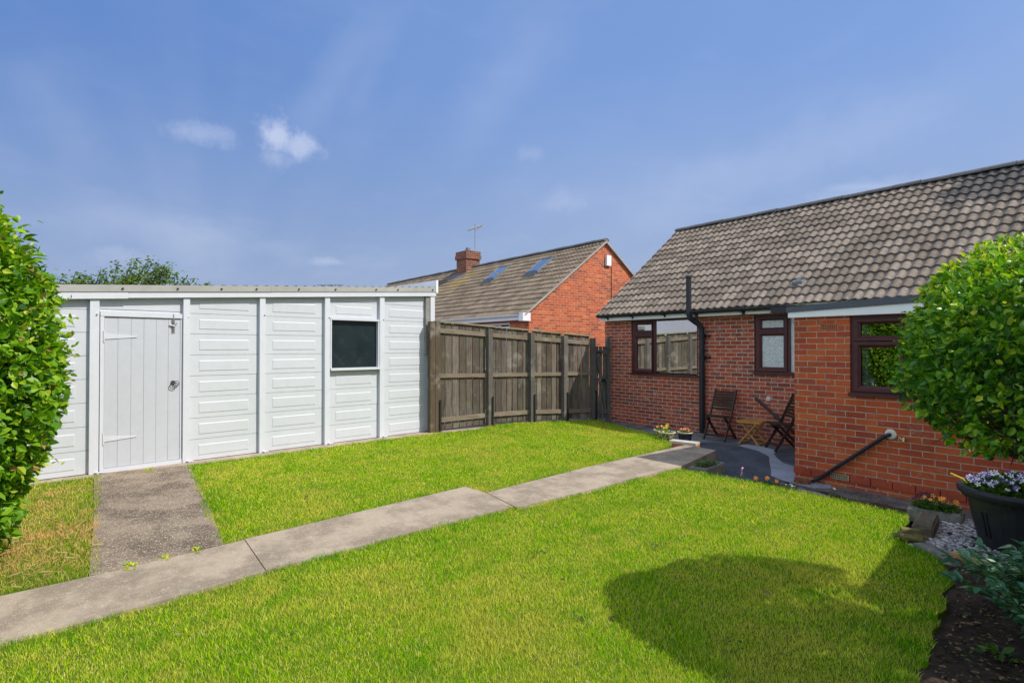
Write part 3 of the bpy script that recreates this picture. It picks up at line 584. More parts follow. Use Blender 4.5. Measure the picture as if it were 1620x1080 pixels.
# right hand end: grey weathered corner board and a hanging white end piece
mb = MB(); mb.box(-.02, .055, 5.055, 5.15, 1.45, fz(5.1)-.002, wood=3); mb.build('corner_board', 'weathered_board', GR)
mb = MB(); mb.box(0, .07, 5.152, 5.25, 0, fz(5.2)-.002); mb.build('corner_post', 'white_paint2', GR)
mb = MB(); mb.box(-2.75, -.032, 5.2, 5.24, 0, 2.53); mb.box(-2.75, -.032, -1.95, -1.9, 0, 2.0); mb.box(-2.75, -2.7, -1.9, 5.2, 0, 2.05); mb.build('wall', 'white_paint', GR)
def rake(mb, x0, x1, s0, s1, a, b, n=1):
    for i in range(n):
        u0 = s0+(s1-s0)*i/n; u1 = s0+(s1-s0)*(i+1)/n
        c = [(x, s, fz(s)+z) for s in (u0, u1) for x in (x0, x1) for z in (a, b)]
        for f in ((0, 1, 3, 2), (4, 6, 7, 5), (0, 4, 5, 1), (2, 3, 7, 6), (1, 5, 7, 3), (0, 2, 6, 4)): mb.poly([c[k] for k in f])
mb = MB(); rake(mb, -.02, .088, -2.0, .39, -.008, .078); mb.build('fascia', 'white_paint2', GR)
mb = MB(); rake(mb, -.02, .084, .392, 5.27, .0, .078); mb.build('fascia', 'white_paint2', GR)
mb = MB(); rake(mb, -.3, .098, -2.05, 2.20, .0785, .166); rake(mb, -.3, .095, 2.203, 5.30, .0785, .166); fl = mb.build('flashing', 'flashing', GR)
for s in (-.36, .33, .95, 1.5, 1.98, 2.62, 3.23, 3.98, 4.42, 5.18):
    b_ = MB(); z = fz(s)+.118; b_.tube([(.094, s, z), (.112, s, z)], .013, 8); b_.build('bolt', 'black_metal', fl)
mb = MB(); n = 150     # corrugated sheet roof
for i in range(n):
    s0, s1 = -2.05+7.32*i/n, -2.05+7.32*(i+1)/n; z0, z1 = fz(s0)+.168+.012*math.sin(s0*42), fz(s1)+.168+.012*math.sin(s1*42)
    mb.poly([(.075, s0, z0), (.075, s1, z1), (-2.85, s1, z1-.12), (-2.85, s0, z0-.12)], smooth=True)
mb.build('roof', 'sheet_roof', GR)
mb = MB(); mb.box(-2.85, .10, 5.262, 5.305, fz(5.28)+.06, 2.85); mb.build('barge_board', 'upvc_white', GR)
DR = MB()     # door of six planks
DR.box(-.015, .012, .152, .999, .05, 1.965)
pl = [.152, .295, .437, .578, .718, .858, .999]
for i in range(6): DR.box(.012, .022+.001*(i % 2), pl[i]+.0013, pl[i+1]-.0013, .05, 1.965)
dr = DR.build('door', 'door_paint', GR)
mb = MB(); mb.box(-.02, .038, .108, .149, -.01, 1.972); mb.box(-.02, .03, 1.002, 1.028, -.01, 1.972); mb.box(-.02, .042, .108, 1.028, 1.973, 2.035); mb.box(-.02, .045, .108, 1.028, -.012, .045); mb.build('door_frame', 'white_paint2', GR)
for z in (.415, 1.715):
    mb = MB(); mb.poly([(.031, .15, z-.035), (.031, .50, z-.006), (.031, .50, z+.006), (.031, .15, z+.035)]); mb.poly([(.023, .15, z-.035), (.031, .15, z-.035), (.031, .50, z-.006), (.023, .50, z-.006)][::-1]); mb.poly([(.023, .15, z+.035), (.031, .15, z+.035), (.031, .50, z+.006), (.023, .50, z+.006)])
    mb.tube([(.042, .145, z-.07), (.042, .145, z+.075)], .008, 8); mb.build('hinge', 'white_paint2', dr)
mb = MB(); mb.box(.022, .03, .895, .935, 1.77, 2.02); mb.tube([(.04, .915, 1.80), (.04, .915, 2.03)], .008, 8); mb.tube([(.04, .87, 1.885), (.05, .93, 1.865)], .009, 6); mb.tube([(.05, .955, 1.91), (.045, .92, 1.86)], .007, 6); mb.build('latch', 'steel', dr)
mb = MB(); mb.tube([(.02, .915, 1.10), (.035, .915, 1.10)], .028, 14)
for (cy, cz, r_) in ((.912, 1.052, .038), (.95, 1.085, .034)): mb.tube([(.045, cy+r_*math.cos(a), cz+r_*math.sin(a)) for a in np.linspace(0, 2*math.pi, 21)], .0045, 6, False)
mb.build('handle', 'iron', dr)
mb = MB(); mb.box(-.035, .05, 3.168, 3.192, 1.235, 2.03); mb.box(-.035, .05, 4.052, 4.079, 1.235, 2.03); mb.box(-.035, .056, 3.168, 4.079, 2.03, 2.062); wn_ = mb.build('window', 'white_paint2', GR)
mb = MB(); mb.box(-.03, .085, 3.165, 4.082, 1.195, 1.234); mb.build('sill', 'white_paint2', wn_)
mb = MB(); mb.box(-.022, -.016, 3.19, 4.055, 1.234, 2.032); mb.build('pane', 'glass_shed', wn_)
mb = MB(); mb.poly([(-1.2, 3.0, .9), (-1.2, 4.4, .9), (-1.2, 4.4, 2.15), (-1.2, 3.0, 2.15)]); mb.box(-1.2, -.05, 2.9, 3.0, .9, 2.15); mb.build('inner_wall', 'room_dark', GR)

# ---------------------------------------------------------------- panel fence and gate
FA = math.atan2(-.20, 4.05)*-1; AX = Vector((math.sin(FA), math.cos(FA), 0)); NX = Vector((math.cos(FA), -math.sin(FA), 0)); F0 = Vector((-9.14, 5.30, 0))
def fp(s, off=0, z=0): v = F0+AX*s+NX*off; return Vector((v.x, v.y, z))
def ftop(s): return 2.07-.058*s
def fbot(s): p = fp(s); return float(hz(p.x, p.y))
FM = Matrix(((NX.x, AX.x, 0, F0.x), (NX.y, AX.y, 0, F0.y), (0, 0, 1, 0), (0, 0, 0, 1)))
FE = root('fence', 'tall weathered brown board fence with rails and dark posts beside the garage', 'fence', tuple(F0), -FA)
def fbuild(mb, name, mat, parent=None):
    o = mb.build(name, mat, parent or FE); o.matrix_parent_inverse = (Matrix.Translation(F0) @ Matrix.Rotation(-FA, 4, 'Z')).inverted() if not parent else Matrix(); return o
fposts = [0.0, 1.17, 2.22, 3.13, 3.98]
for i, s in enumerate(fposts):
    mb = MB(); hw = .048; zt = ftop(s)+(.0 if i == 0 else -.055)
    mb.box(-.02, .09, s-hw, s+hw, -.2, zt, FM, wood=10+i)
    if i == 0: mb.box(-.03, .085, s-.155, s-hw-.004, -.1, zt-.01, FM, wood=30)
    po = fbuild(mb, 'post', 'fence_post' if i else ['fence_post'])
    if i == 0: po.data.materials[0] = MATS['post_brown']
    mb = MB(); mb.box(.092, .115, s+hw-.02, s+hw+.014, -.1, .58, FM); mb.tube([FM @ Vector((.0915, s+hw-.004, .58)), FM @ Vector((.1155, s+hw-.004, .58))], .017, 12); fbuild(mb, 'post_spur', 'black_metal')
bid = 40
for i in range(4):
    a, b = fposts[i]+.05, fposts[i+1]-.05
    mb = MB(); nb = 7 if i < 2 else 6; wdt = (b-a)/nb; rr_ = random.Random(i)
    for k in range(nb):
        c0 = a+wdt*k+.009; c1 = a+wdt*(k+1)-.006-rr_.random()*.010; th = rr_.uniform(-.004, .004); bid += 1
        Mb = FM @ Matrix.Translation((th, (c0+c1)/2, 0)) @ Matrix.Rotation(rr_.uniform(-.004, .004), 4, 'X')
        mb.box(-.034, -.012, -(c1-c0)/2, (c1-c0)/2, fbot(c0)+.03-.0+rr_.uniform(0, .02), ftop((c0+c1)/2)-.02, Mb, wood=bid)
    fbuild(mb, 'boards', 'fence_board')
    for z0, hgt, fol in ((.235, .085, True), (1.06, .075, False), (1.86, .085, False)):
        mb = MB(); bid += 1
        za = (fbot(a)+z0-.02) if fol else z0-.06*(fposts[i]/4)-.02; zb = (fbot(b)+z0-.02) if fol else z0-.06*(fposts[i+1]/4)-.02
        if z0 > 1.5: za = ftop(a)-.17; zb = ftop(b)-.17
        A = FM @ Vector((.006, a, za)); B = FM @ Vector((.006, b, zb)); mb.bar(A, B, .034, hgt, wood=bid, up=(0, 0, 1)); fbuild(mb, 'rail', 'fence_rail')
mb = MB(); mb.bar(FM @ Vector((-.01, .05, ftop(0)-.004)), FM @ Vector((-.01, 3.95, ftop(3.95)-.004)), .07, .028, wood=7); fbuild(mb, 'capping', 'fence_cap')
# gate, between the end of the fence and the corner of the bungalow
g0 = fp(4.06, .0); g1 = Vector((-8.80, 9.735, 0)); gd = (g1-g0); gl = gd.length; gd.normalize(); gn = Vector((gd.y, -gd.x, 0))
GM = Matrix(((gn.x, gd.x, 0, 0), (gn.y, gd.y, 0, 0), (0, 0, 1, 0), (0, 0, 0, 1)))
GT = root('gate', 'narrow dark slatted wooden gate with a diagonal brace at the corner of the bungalow', 'gate', (g0.x, g0.y, 0), math.atan2(-gd.x, gd.y))
mb = MB(); k = 0; y = .03
while y < gl-.1: mb.box(-.02, 0, y, y+.075, -.06, 1.60, wood=80+k); y += .098; k += 1
mb.build('boards', 'gate_wood', GT)
for z in (.05, .78, 1.42):
    mb = MB(); mb.box(.002, .045, .02, gl-.10, z, z+.09, wood=95+z); mb.build('rail', 'gate_wood', GT)
mb = MB(); mb.bar((.022, .05, 1.42), (.022, gl*.42, .86), .035, .07, wood=99); mb.bar((.022, gl*.42, .78), (.022, gl-.14, .14), .035, .07, wood=99); mb.build('brace', 'gate_wood', GT)
mb = MB(); mb.box(-.04, .05, gl-.095, gl-.01, -.14, 1.78, wood=98); mb.build('post', 'gate_wood', GT)
mb = MB(); mb.box(.046, .06, .02, .16, 1.44, 1.48); mb.build('hinge', 'black_metal', GT)
mb = MB(); mb.box(.046, .075, .16, .26, .79, .86); mb.build('latch', 'black_metal', GT)

# ---------------------------------------------------------------- house building kit
def wall_y(mb, y, x0, x1, z0, z1, holes=(), depth=.10, inward=1, uo=0):
    """wall facing -y with rectangular openings (x0,x1,z0,z1) and their reveals"""
    xs = sorted({x0, x1, *[h[0] for h in holes], *[h[1] for h in holes]}); zs = sorted({z0, z1, *[h[2] for h in holes], *[h[3] for h in holes]})
    for i in range(len(xs)-1):
        for j in range(len(zs)-1):
            cx, cz = (xs[i]+xs[i+1])/2, (zs[j]+zs[j+1])/2
            if any(h[0] < cx < h[1] and h[2] < cz < h[3] for h in holes): continue
            mb.poly([(xs[i], y, zs[j]), (xs[i+1], y, zs[j]), (xs[i+1], y, zs[j+1]), (xs[i], y, zs[j+1])])
    for (a, b, c, d) in holes:
        y2 = y+depth; mb.poly([(a, y, c), (a, y2, c), (a, y2, d), (a, y, d)]); mb.poly([(b, y2, c), (b, y, c), (b, y, d), (b, y2, d)]); mb.poly([(a, y, d), (b, y, d), (b, y2, d), (a, y2, d)]); mb.poly([(a, y, c), (b, y, c), (b, y2, c), (a, y2, c)])
def tiled_slope(mb, x0, x1, ye, ze, yr, zr, courses, pitch=.15, pts=8, amp=.021, lift=.030, ubase=0):
    """courses of rolled concrete tiles from the eave line (ye,ze) up to the ridge (yr,zr)"""
    sl = Vector((0, yr-ye, zr-ze)); L = sl.length; d = sl/L; nrm = Vector((0, -d.z, d.y));
    if nrm.z < 0: nrm = -nrm
    nx = max(2, int((x1-x0)/pitch*pts)); xs = [x0+(x1-x0)*i/nx for i in range(nx+1)]
    def prof(x):
        f = (x/pitch) % 1.0
        return amp*(math.sin(math.pi*min(1, f/.62))**.8*1.0 if f < .62 else -.35*math.sin(math.pi*(f-.62)/.38))
    for c in range(courses):
        t0, t1 = L*c/courses, L*(c+1)/courses+.02; rj = random.Random(c*77+int(x0*10)); jit = {}
        for i in range(nx):
            r = []
            for x in (xs[i], xs[i+1]):
                k = int((x+100)/.30+1e-6); k = int((xs[i]+100)/.30+1e-6)
                if k not in jit: jit[k] = (rj.uniform(-.003, .004), rj.uniform(-.006, .006))
                h, s = prof(x)+jit[k][0], jit[k][1]
                lo = Vector((x, ye, ze))+d*(t0+s)+nrm*(h+lift); hi = Vector((x, ye, ze))+d*t1+nrm*(h+.004); un = lo-nrm*(lift*.9); r.append((lo, hi, un))
            (a, b, e), (a2, b2, e2) = r
            u0, u1 = xs[i]+ubase, xs[i]+ubase+.001
            mb.poly([a, a2, b2, b], [(u0, c+.01), (u1, c+.01), (u1, c+.99), (u0, c+.99)], True); mb.poly([e, e2, a2, a], [(u0, c+.02), (u1, c+.02), (u1, c+.01), (u0, c+.01)])
def frame(mb, y, x0, x1, z0, z1, w_, d0=0.0, d1=.05):
    """square frame facing -y, w_ wide, from y-d0 to y+d1"""
    mb.box(x0, x0+w_, y-d0, y+d1, z0, z1); mb.box(x1-w_, x1, y-d0, y+d1, z0, z1); mb.box(x0+w_, x1-w_, y-d0, y+d1, z0, z0+w_); mb.box(x0+w_, x1-w_, y-d0, y+d1, z1-w_, z1)
def bevel_frame(mb, y, x0, x1, z0, z1, X0, X1, Z0, Z1, d=.018, mw=.012):
    """sash: outer rectangle, inner rectangle of the glass, chamfered towards the glass with mitred corners"""
    o = [(x0, z0), (x1, z0), (x1, z1), (x0, z1)]; i_ = [(X0, Z0), (X1, Z0), (X1, Z1), (X0, Z1)]; m_ = [(a[0]+(b[0]-a[0])*.55, a[1]+(b[1]-a[1])*.55) for a, b in zip(o, i_)]
    for k in range(4):
        l = (k+1) % 4
        mb.poly([(o[k][0], y, o[k][1]), (o[l][0], y, o[l][1]), (o[l][0], y-d, o[l][1]), (o[k][0], y-d, o[k][1])])
        mb.poly([(o[k][0], y-d, o[k][1]), (o[l][0], y-d, o[l][1]), (m_[l][0], y-d, m_[l][1]), (m_[k][0], y-d, m_[k][1])])
        mb.poly([(m_[k][0], y-d, m_[k][1]), (m_[l][0], y-d, m_[l][1]), (i_[l][0], y+.012, i_[l][1]), (i_[k][0], y+.012, i_[k][1])])
def window(par, y, outer, panes, mat='upvc_dark', glassm='glass_clear', sill=True, muntin=(), wf=.045):
    """panes: (X0,X1,Z0,Z1, sash rectangle or None)"""
    x0, x1, z0, z1 = outer; yb = y+.045; mb = MB()
    xs = [x0, *muntin, x1]
    frame(mb, yb, x0, x1, z0, z1, wf, .02, .05)
    for q in muntin: mb.box(q-.028, q+.028, yb-.0185, yb+.05, z0+wf, z1-wf)
    for p in panes:
        if len(p) > 5: mb.box(p[5][0], p[5][1], yb-.018, yb+.048, p[5][2], p[5][3])
    wd = mb.build('window', mat, par)
    for p in panes:
        if p[4]: s = MB(); bevel_frame(s, yb-.02, *p[4], p[0], p[1], p[2], p[3]); s.build('sash', mat, wd)
        gm = p[6] if len(p) > 6 else glassm
        s = MB(); s.poly([(p[0]-.02, yb+.006, p[2]-.02), (p[1]+.02, yb+.006, p[2]-.02), (p[1]+.02, yb+.006, p[3]+.02), (p[0]-.02, yb+.006, p[3]+.02)]); s.build('pane', gm, wd)
    if sill: s = MB(); s.box(x0-.01, x1+.01, y-.035, yb-.021, z0-.012, z0+.028); s.build('sill', mat, wd)
    return wd
def gutter(mb, y, x0, x1, z, r=.055):
    n = 8
    for k in range(n):
        a, b = math.pi+math.pi*k/n, math.pi+math.pi*(k+1)/n
        A, B = (y+r*math.cos(a), z+r*math.sin(a)), (y+r*math.cos(b), z+r*math.sin(b)); mb.poly([(x0, *A), (x1, *A), (x1, *B), (x0, *B)], smooth=True); 
        A2, B2 = (y+(r-.006)*math.cos(a), z+(r-.006)*math.sin(a)), (y+(r-.006)*math.cos(b), z+(r-.006)*math.sin(b)); mb.poly([(x0, *B2), (x1, *B2), (x1, *A2), (x0, *A2)], smooth=True)
    for x in (x0, x1): mb.poly([(x, y+r*math.cos(math.pi+math.pi*k/n), z+r*math.sin(math.pi+math.pi*k/n)) for k in range(n+1)])
    mb.tube([(x0, y-r, z), (x1, y-r, z)], .006, 6)
def room(par, x0, x1, y0, y1, z0, z1, mat='room_dark'):
    mb = MB(); mb.poly([(x0, y1, z0), (x1, y1, z0), (x1, y1, z1), (x0, y1, z1)]); mb.poly([(x0, y0, z0), (x0, y1, z0), (x0, y1, z1), (x0, y0, z1)]); mb.poly([(x1, y0, z0), (x1, y1, z0), (x1, y1, z1), (x1, y0, z1)]); mb.poly([(x0, y0, z1), (x1, y0, z1), (x1, y1, z1), (x0, y1, z1)]); mb.poly([(x0, y0, z0), (x1, y0, z0), (x1, y1, z0), (x0, y1, z0)]); return mb.build('room', mat, par)

# ---------------------------------------------------------------- own bungalow
BG = root('bungalow', 'red brick bungalow with brown rolled tile roof, dark window frames and a flat roofed extension', 'house', (-9, 9.79, -.14))
BG.location = (0, 0, 0)
HY, EY = 9.79, 7.40
h1 = (-8.21, -6.51, .975, 2.178); h2 = (-5.331, -3.9, 1.10, 2.165); h3 = (-2.816, -1.30, 1.003, 1.957)
mb = MB(); wall_y(mb, HY, -9.0, 4.5, -.19, 2.32, [h1, h2])
mb.poly([(-9.0, 15.6, -.19), (-9.0, HY, -.19), (-9.0, HY, 2.32), (-9.0, 12.7, 4.62), (-9.0, 15.6, 2.4)]); mb.poly([(4.5, HY, -.19), (4.5, 15.6, -.19), (4.5, 15.6, 2.4), (4.5, 12.7, 4.62), (4.5, HY, 2.32)]); mb.poly([(4.5, 15.6, -.19), (-9, 15.6, -.19), (-9, 15.6, 2.4), (4.5, 15.6, 2.4)]); mb.build('wall', 'brick_old', BG)
mb = MB(); wall_y(mb, EY, -3.48, 1.6, .02, 2.10, [h3]); mb.poly([(-3.48, HY, -.19), (-3.48, EY, -.19), (-3.48, EY, 2.08), (-3.48, HY, 2.08)]); mb.poly([(1.6, EY, -.19), (1.6, HY, -.19), (1.6, HY, 2.2), (1.6, EY, 2.2)])
# queen closer headers at the corner, and the bottom courses
mb.poly([(-3.48, EY, -.19), (1.6, EY, -.19), (1.6, EY, -.055), (-3.48, EY, -.055)]); mb.build('extension_wall', 'brick_new', BG)
mb = MB(); r_ = random.Random(4); x = -3.492
while x < 1.6: mb.box(x, x+.215, EY-.012, EY+.03, -.056+r_.uniform(-.002, .002), .019); x += .225
mb.build('plinth_course', 'plinth_red', BG)
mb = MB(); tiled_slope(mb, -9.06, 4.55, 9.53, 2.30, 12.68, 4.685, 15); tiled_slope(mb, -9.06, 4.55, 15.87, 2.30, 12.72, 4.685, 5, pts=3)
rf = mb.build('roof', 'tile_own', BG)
mb = MB(); mb.poly([(-9.05, 9.56, 2.27), (4.5, 9.56, 2.27), (4.5, 12.7, 4.65), (-9.05, 12.7, 4.65)]); mb.poly([(4.5, 15.84, 2.27), (-9.05, 15.84, 2.27), (-9.05, 12.7, 4.65), (4.5, 12.7, 4.65)]); mb.build('underlay', 'room_dark', rf)
mb = MB(); x = -9.07; k = 0
while x < 4.5:
    n = 7; rr2 = .115+.002*(k % 2); c0 = 4.685+.004*(k % 3)
    for q in range(n):
        a, b = math.pi*q/n, math.pi*(q+1)/n; mb.poly([(x, 12.70-rr2*math.cos(a), c0+rr2*math.sin(a)*.75), (x+.455, 12.70-rr2*math.cos(a), c0+rr2*math.sin(a)*.75), (x+.455, 12.70-rr2*math.cos(b), c0+rr2*math.sin(b)*.75), (x, 12.70-rr2*math.cos(b), c0+rr2*math.sin(b)*.75)], smooth=True)
    mb.poly([(x, 12.70-rr2*math.cos(math.pi*q/n), c0+rr2*math.sin(math.pi*q/n)*.75) for q in range(n+1)]); x += .46; k += 1
mb.build('ridge', 'ridge_tile', rf)
mb = MB(); mb.bar((-9.045, 9.56, 2.285), (-9.045, 12.70, 4.665), .05, .05, up=(1, 0, 0)); mb.build('verge', 'mortar_grey', rf)
mb = MB(); mb.poly([(-4.72, 10.03, 2.70), (-4.56, 10.03, 2.70), (-4.56, 10.16, 2.83), (-4.72, 10.16, 2.83)]); mb.box(-4.73, -4.56, 9.98, 10.12, 2.68, 2.735); mb.build('tile_vent', 'lead', rf)
mb = MB(); mb.box(-8.97, -3.54, 9.585, 9.61, 2.18, 2.315); mb.box(-8.97, -3.54, 9.61, 9.79, 2.18, 2.195); mb.build('fascia', 'upvc_white', BG)
mb = MB(); gutter(mb, 9.527, -8.98, -6.585, 2.305); gu = mb.build('gutter', 'gutter_black', BG)
for x in (-8.72, -8.0, -7.15): mb2 = MB(); mb2.box(x-.018, x+.018, 9.462, 9.586, 2.238, 2.256); mb2.box(x-.018, x+.018, 9.57, 9.586, 2.2, 2.30); mb2.build('bracket', 'gutter_black', gu)
mb = MB(); gutter(mb, 9.527, -6.46, -4.60, 2.285); gu = mb.build('gutter', 'gutter_black', BG)
for x in (-6.40, -5.42): mb2 = MB(); mb2.box(x-.03, x+.03, 9.458, 9.586, 2.214, 2.234); mb2.box(x-.03, x+.03, 9.57, 9.586, 2.17, 2.28); mb2.build('bracket', 'gutter_black', gu)
mb2 = MB(); mb2.box(-4.86, -4.58, 9.47, 9.587, 2.17, 2.262); mb2.build('bracket', 'gutter_black', gu)
# soil pipe: vent through the eave, swan neck, drop to the patio
mb = MB(); mb.tube([(-6.52, 9.50, 2.98), (-6.52, 9.50, 2.24), (-6.515, 9.515, 2.16), (-6.46, 9.60, 2.09), (-6.40, 9.68, 2.02), (-6.375, 9.71, 1.93), (-6.37, 9.715, 1.80), (-6.37, 9.715, -.135)], .053, 16)
mb.tube([(-6.52, 9.50, 2.23), (-6.52, 9.50, 2.33)], .062, 16); mb.tube([(-6.52, 9.50, 2.95), (-6.52, 9.50, 2.985)], .062, 16)
sp = mb.build('soil_pipe', 'gutter_black', BG)
for z in (1.80, 1.38):
    mb = MB(); mb.tube([(-6.37, 9.715, z-.035), (-6.37, 9.715, z+.035)], .063, 16); mb.box(-6.42, -6.22, 9.765, 9.788, z-.02, z+.02); mb.tube([(-6.24, 9.79, z), (-6.24, 9.70, z)], .018, 8); mb.build('bracket', 'gutter_black', sp)
mb = MB(); mb.tube([(-6.37, 9.715, -.14), (-6.37, 9.715, -.115)], .09, 18); mb.build('collar', 'stone_trough', sp)
mb = MB(); mb.tube([(-5.30, 9.78, .645), (-5.28, 9.745, .64), (-5.24, 9.735, .62), (-4.62, 9.735, .13), (-4.35, 9.735, -.10)], .022, 12); mb.tube([(-4.95, 9.735, .39), (-4.83, 9.735, .297)], .030, 12); mb.build('waste_pipe', 'gutter_black', BG)
mb = MB(); mb.tube([(-5.065, 9.789, .65), (-5.065, 9.765, .65)], [.05, .035], 14); mb.build('pipe_patch', 'cream_plaster', BG)
# windows
window(BG, HY, h1, [(-8.082, -7.685, 1.945, 2.070, (-8.16, -7.64, 1.86, 2.13)), (-8.082, -7.685, 1.105, 1.775, (-8.16, -7.64, 1.025, 1.855)), (-7.566, -6.545, 1.055, 2.12, None)], muntin=(-7.60,), wf=.04)
room(BG, -8.6, -6.2, HY+.11, 12.4, .6, 2.25)
window(BG, HY, h2, [(-5.20, -4.81, 1.930, 2.063, (-5.285, -4.735, 1.86, 2.12)), (-5.20, -4.81, 1.223, 1.787, (-5.285, -4.735, 1.145, 1.855)), (-4.69, -3.95, 1.15, 2.115, None)], glassm='glass_frost', muntin=(-4.715,), wf=.04)
wk = window(BG, EY, h3, [(-2.706, -2.309, 1.715, 1.857, (-2.775, -2.265, 1.655, 1.915)), (-2.706, -2.309, 1.118, 1.575, (-2.775, -2.265, 1.05, 1.645)), (-2.20, -1.345, 1.055, 1.91, None)], glassm='glass_kitchen', muntin=(-2.235,), wf=.04)
room(BG, -3.3, -1.0, EY+.12, 9.6, .9, 2.05)
mb = MB(); mb.box(-2.72, -2.66, EY+.11, EY+.2, 1.03, 1.9); mb.build('curtain', 'curtain', BG)
mb = MB(); mb.lathe([(0, 1.04), (.055, 1.04), (.06, 1.19), (.05, 1.19), (.046, 1.06)], (-2.64, EY+.16, .02), 20); tag(mb.build('cup', 'blue_cup'), 'pale blue cup standing behind the glass of the kitchen window', 'cup')
mb = MB(); mb.box(-3.3, -1.0, EY+.10, EY+.32, 1.005, 1.04); mb.build('window_board', 'upvc_white', BG)
# extension roof edge: white board, dark trim
def taper(mb, y0, y1, x0, x1, za0, za1, zb0, zb1):
    c = [(x0, y0, za0), (x1, y0, za1), (x1, y1, za1), (x0, y1, za0), (x0, y0, zb0), (x1, y0, zb1), (x1, y1, zb1), (x0, y1, zb0)]
    for f in ((0, 3, 2, 1), (4, 5, 6, 7), (0, 1, 5, 4), (1, 2, 6, 5), (2, 3, 7, 6), (3, 0, 4, 7)): mb.poly([c[k] for k in f])
mb = MB(); taper(mb, 7.345, 9.60, -3.535, 1.65, 1.965, 1.96, 2.034, 2.19); mb.build('extension_fascia', 'upvc_white', BG)
mb = MB(); taper(mb, 7.325, 9.60, -3.55, 1.67, 2.0355, 2.1915, 2.105, 2.31); mb.build('extension_roof', 'slate_trim', BG)
def airbrick(x0, z0, w_, h_, y, mat):
    mb = MB(); mb.box(x0, x0+w_, y-.004, y+.01, z0, z0+h_); a = mb.build('air_brick', mat, BG); mb = MB(); n = 9
    for i in range(n):
        for j in range(2): mb.box(x0+.014+i*(w_-.02)/n, x0+.014+i*(w_-.02)/n+.011, y-.0065, y-.003, z0+.010+j*.028, z0+.028+j*.028)
    mb.build('holes', 'hole_black', a)
airbrick(-3.155, 1.80, .212, .064, EY, 'terracotta'); airbrick(-3.04, -.045, .212, .064, EY-.014, 'cream_vent')
mb = MB(); mb.tube([(-2.395, 7.40, .572), (-2.40, 7.365, .572), (-2.43, 7.352, .555), (-3.16, 7.352, -.065), (-3.21, 7.34, -.10), (-3.225, 7.30, -.115)], .0215, 12); mb.tube([(-3.15, 7.352, -.055), (-3.205, 7.345, -.095)], .027, 12); mb.build('waste_pipe', 'gutter_black', BG)
mb = MB(); mb.tube([(-2.39, 7.399, .575), (-2.39, 7.388, .575)], [.06, .045], 16); mb.build('pipe_patch', 'cream_plaster', BG)
mb = MB(); mb.tube([(-2.31, 7.395, .575), (-2.29, 7.365, .56), (-2.27, 7.355, .535), (-2.25, 7.365, .53)], .008, 8); mb.tube([(-2.25, 7.37, .555), (-2.25, 7.36, .51)], .02, 10); tag(mb.build('tap', 'brass'), 'small brass tap on the brick wall right of the waste pipe', 'tap')
mb = MB(); mb.lathe([(0, .012), (.055, .012), (.085, .03), (.095, .03), (.10, .005), (.105, -.01)], (-3.31, 7.235, -.118), 22); tag(mb.build('drain_cover', 'rust'), 'rusty round drain dish at the foot of the extension wall', 'drain')

# ---------------------------------------------------------------- neighbouring bungalow
NB = root('neighbour_house', 'neighbouring red brick bungalow with a sunlit gable, roof windows and a chimney', 'house', (-11.8, 9.79, -.19)); NB.location = (0, 0, 0)
mb = MB(); wall_y(mb, 9.77, -27.0, -11.8, -.19, 2.45, [(-14.4, -12.66, .9, 2.28)])
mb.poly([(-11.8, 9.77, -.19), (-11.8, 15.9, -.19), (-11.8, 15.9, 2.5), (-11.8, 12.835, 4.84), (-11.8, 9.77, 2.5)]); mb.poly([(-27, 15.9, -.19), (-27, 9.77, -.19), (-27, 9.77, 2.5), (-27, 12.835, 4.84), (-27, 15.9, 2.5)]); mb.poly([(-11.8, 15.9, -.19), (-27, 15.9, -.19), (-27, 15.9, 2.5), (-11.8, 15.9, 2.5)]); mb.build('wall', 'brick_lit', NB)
mb = MB(); tiled_slope(mb, -27.05, -11.74, 9.55, 2.46, 12.82, 4.86, 15, pts=6, amp=.025); tiled_slope(mb, -27.05, -11.74, 16.12, 2.46, 12.85, 4.86, 5, pts=3); nr = mb.build('roof', 'tile_far', NB)
mb = MB(); mb.poly([(-27, 9.6, 2.43), (-11.76, 9.6, 2.43), (-11.76, 12.83, 4.82), (-27, 12.83, 4.82)]); mb.poly([(-11.76, 16.07, 2.43), (-27, 16.07, 2.43), (-27, 12.83, 4.82), (-11.76, 12.83, 4.82)]); mb.build('underlay', 'room_dark', nr)
mb = MB(); x = -27.05; k = 0
while x < -11.9:
    for q in range(6):
        a, b = math.pi*q/6, math.pi*(q+1)/6; c0 = 4.855+.004*(k % 3); mb.poly([(x, 12.835-.12*math.cos(a), c0+.09*math.sin(a)), (x+.455, 12.835-.12*math.cos(a), c0+.09*math.sin(a)), (x+.455, 12.835-.12*math.cos(b), c0+.09*math.sin(b)), (x, 12.835-.12*math.cos(b), c0+.09*math.sin(b))], smooth=True)
    x += .4505; k += 1
mb.poly([(-11.735, 12.835-.12*math.cos(math.pi*q/6), 4.855+.09*math.sin(math.pi*q/6)) for q in range(7)]); mb.build('ridge', 'ridge_tile', nr)
mb = MB()
for s_ in (1, -1): mb.bar((-11.755, 12.835-s_*3.27, 2.45), (-11.755, 12.835, 4.835), .05, .075, up=(1, 0, 0))
mb.build('verge', 'mortar_grey', nr)
mb = MB(); mb.box(-26.9, -11.80, 9.575, 9.60, 2.33, 2.46); mb.box(-11.9, -11.72, 9.50, 9.77, 2.30, 2.52); mb.build('fascia', 'upvc_white', NB)
mb = MB(); gutter(mb, 9.525, -26.9, -11.93, 2.475, .05); mb.build('gutter', 'upvc_white', NB)
wn_ = window(NB, 9.77, (-14.4, -12.66, .9, 2.28), [(-14.34, -13.24, .96, 2.16, None), (-13.16, -12.72, .96, 2.16, None)], 'upvc_white', muntin=(-13.2,), wf=.05); room(NB, -14.6, -12.5, 9.9, 12, .7, 2.3)
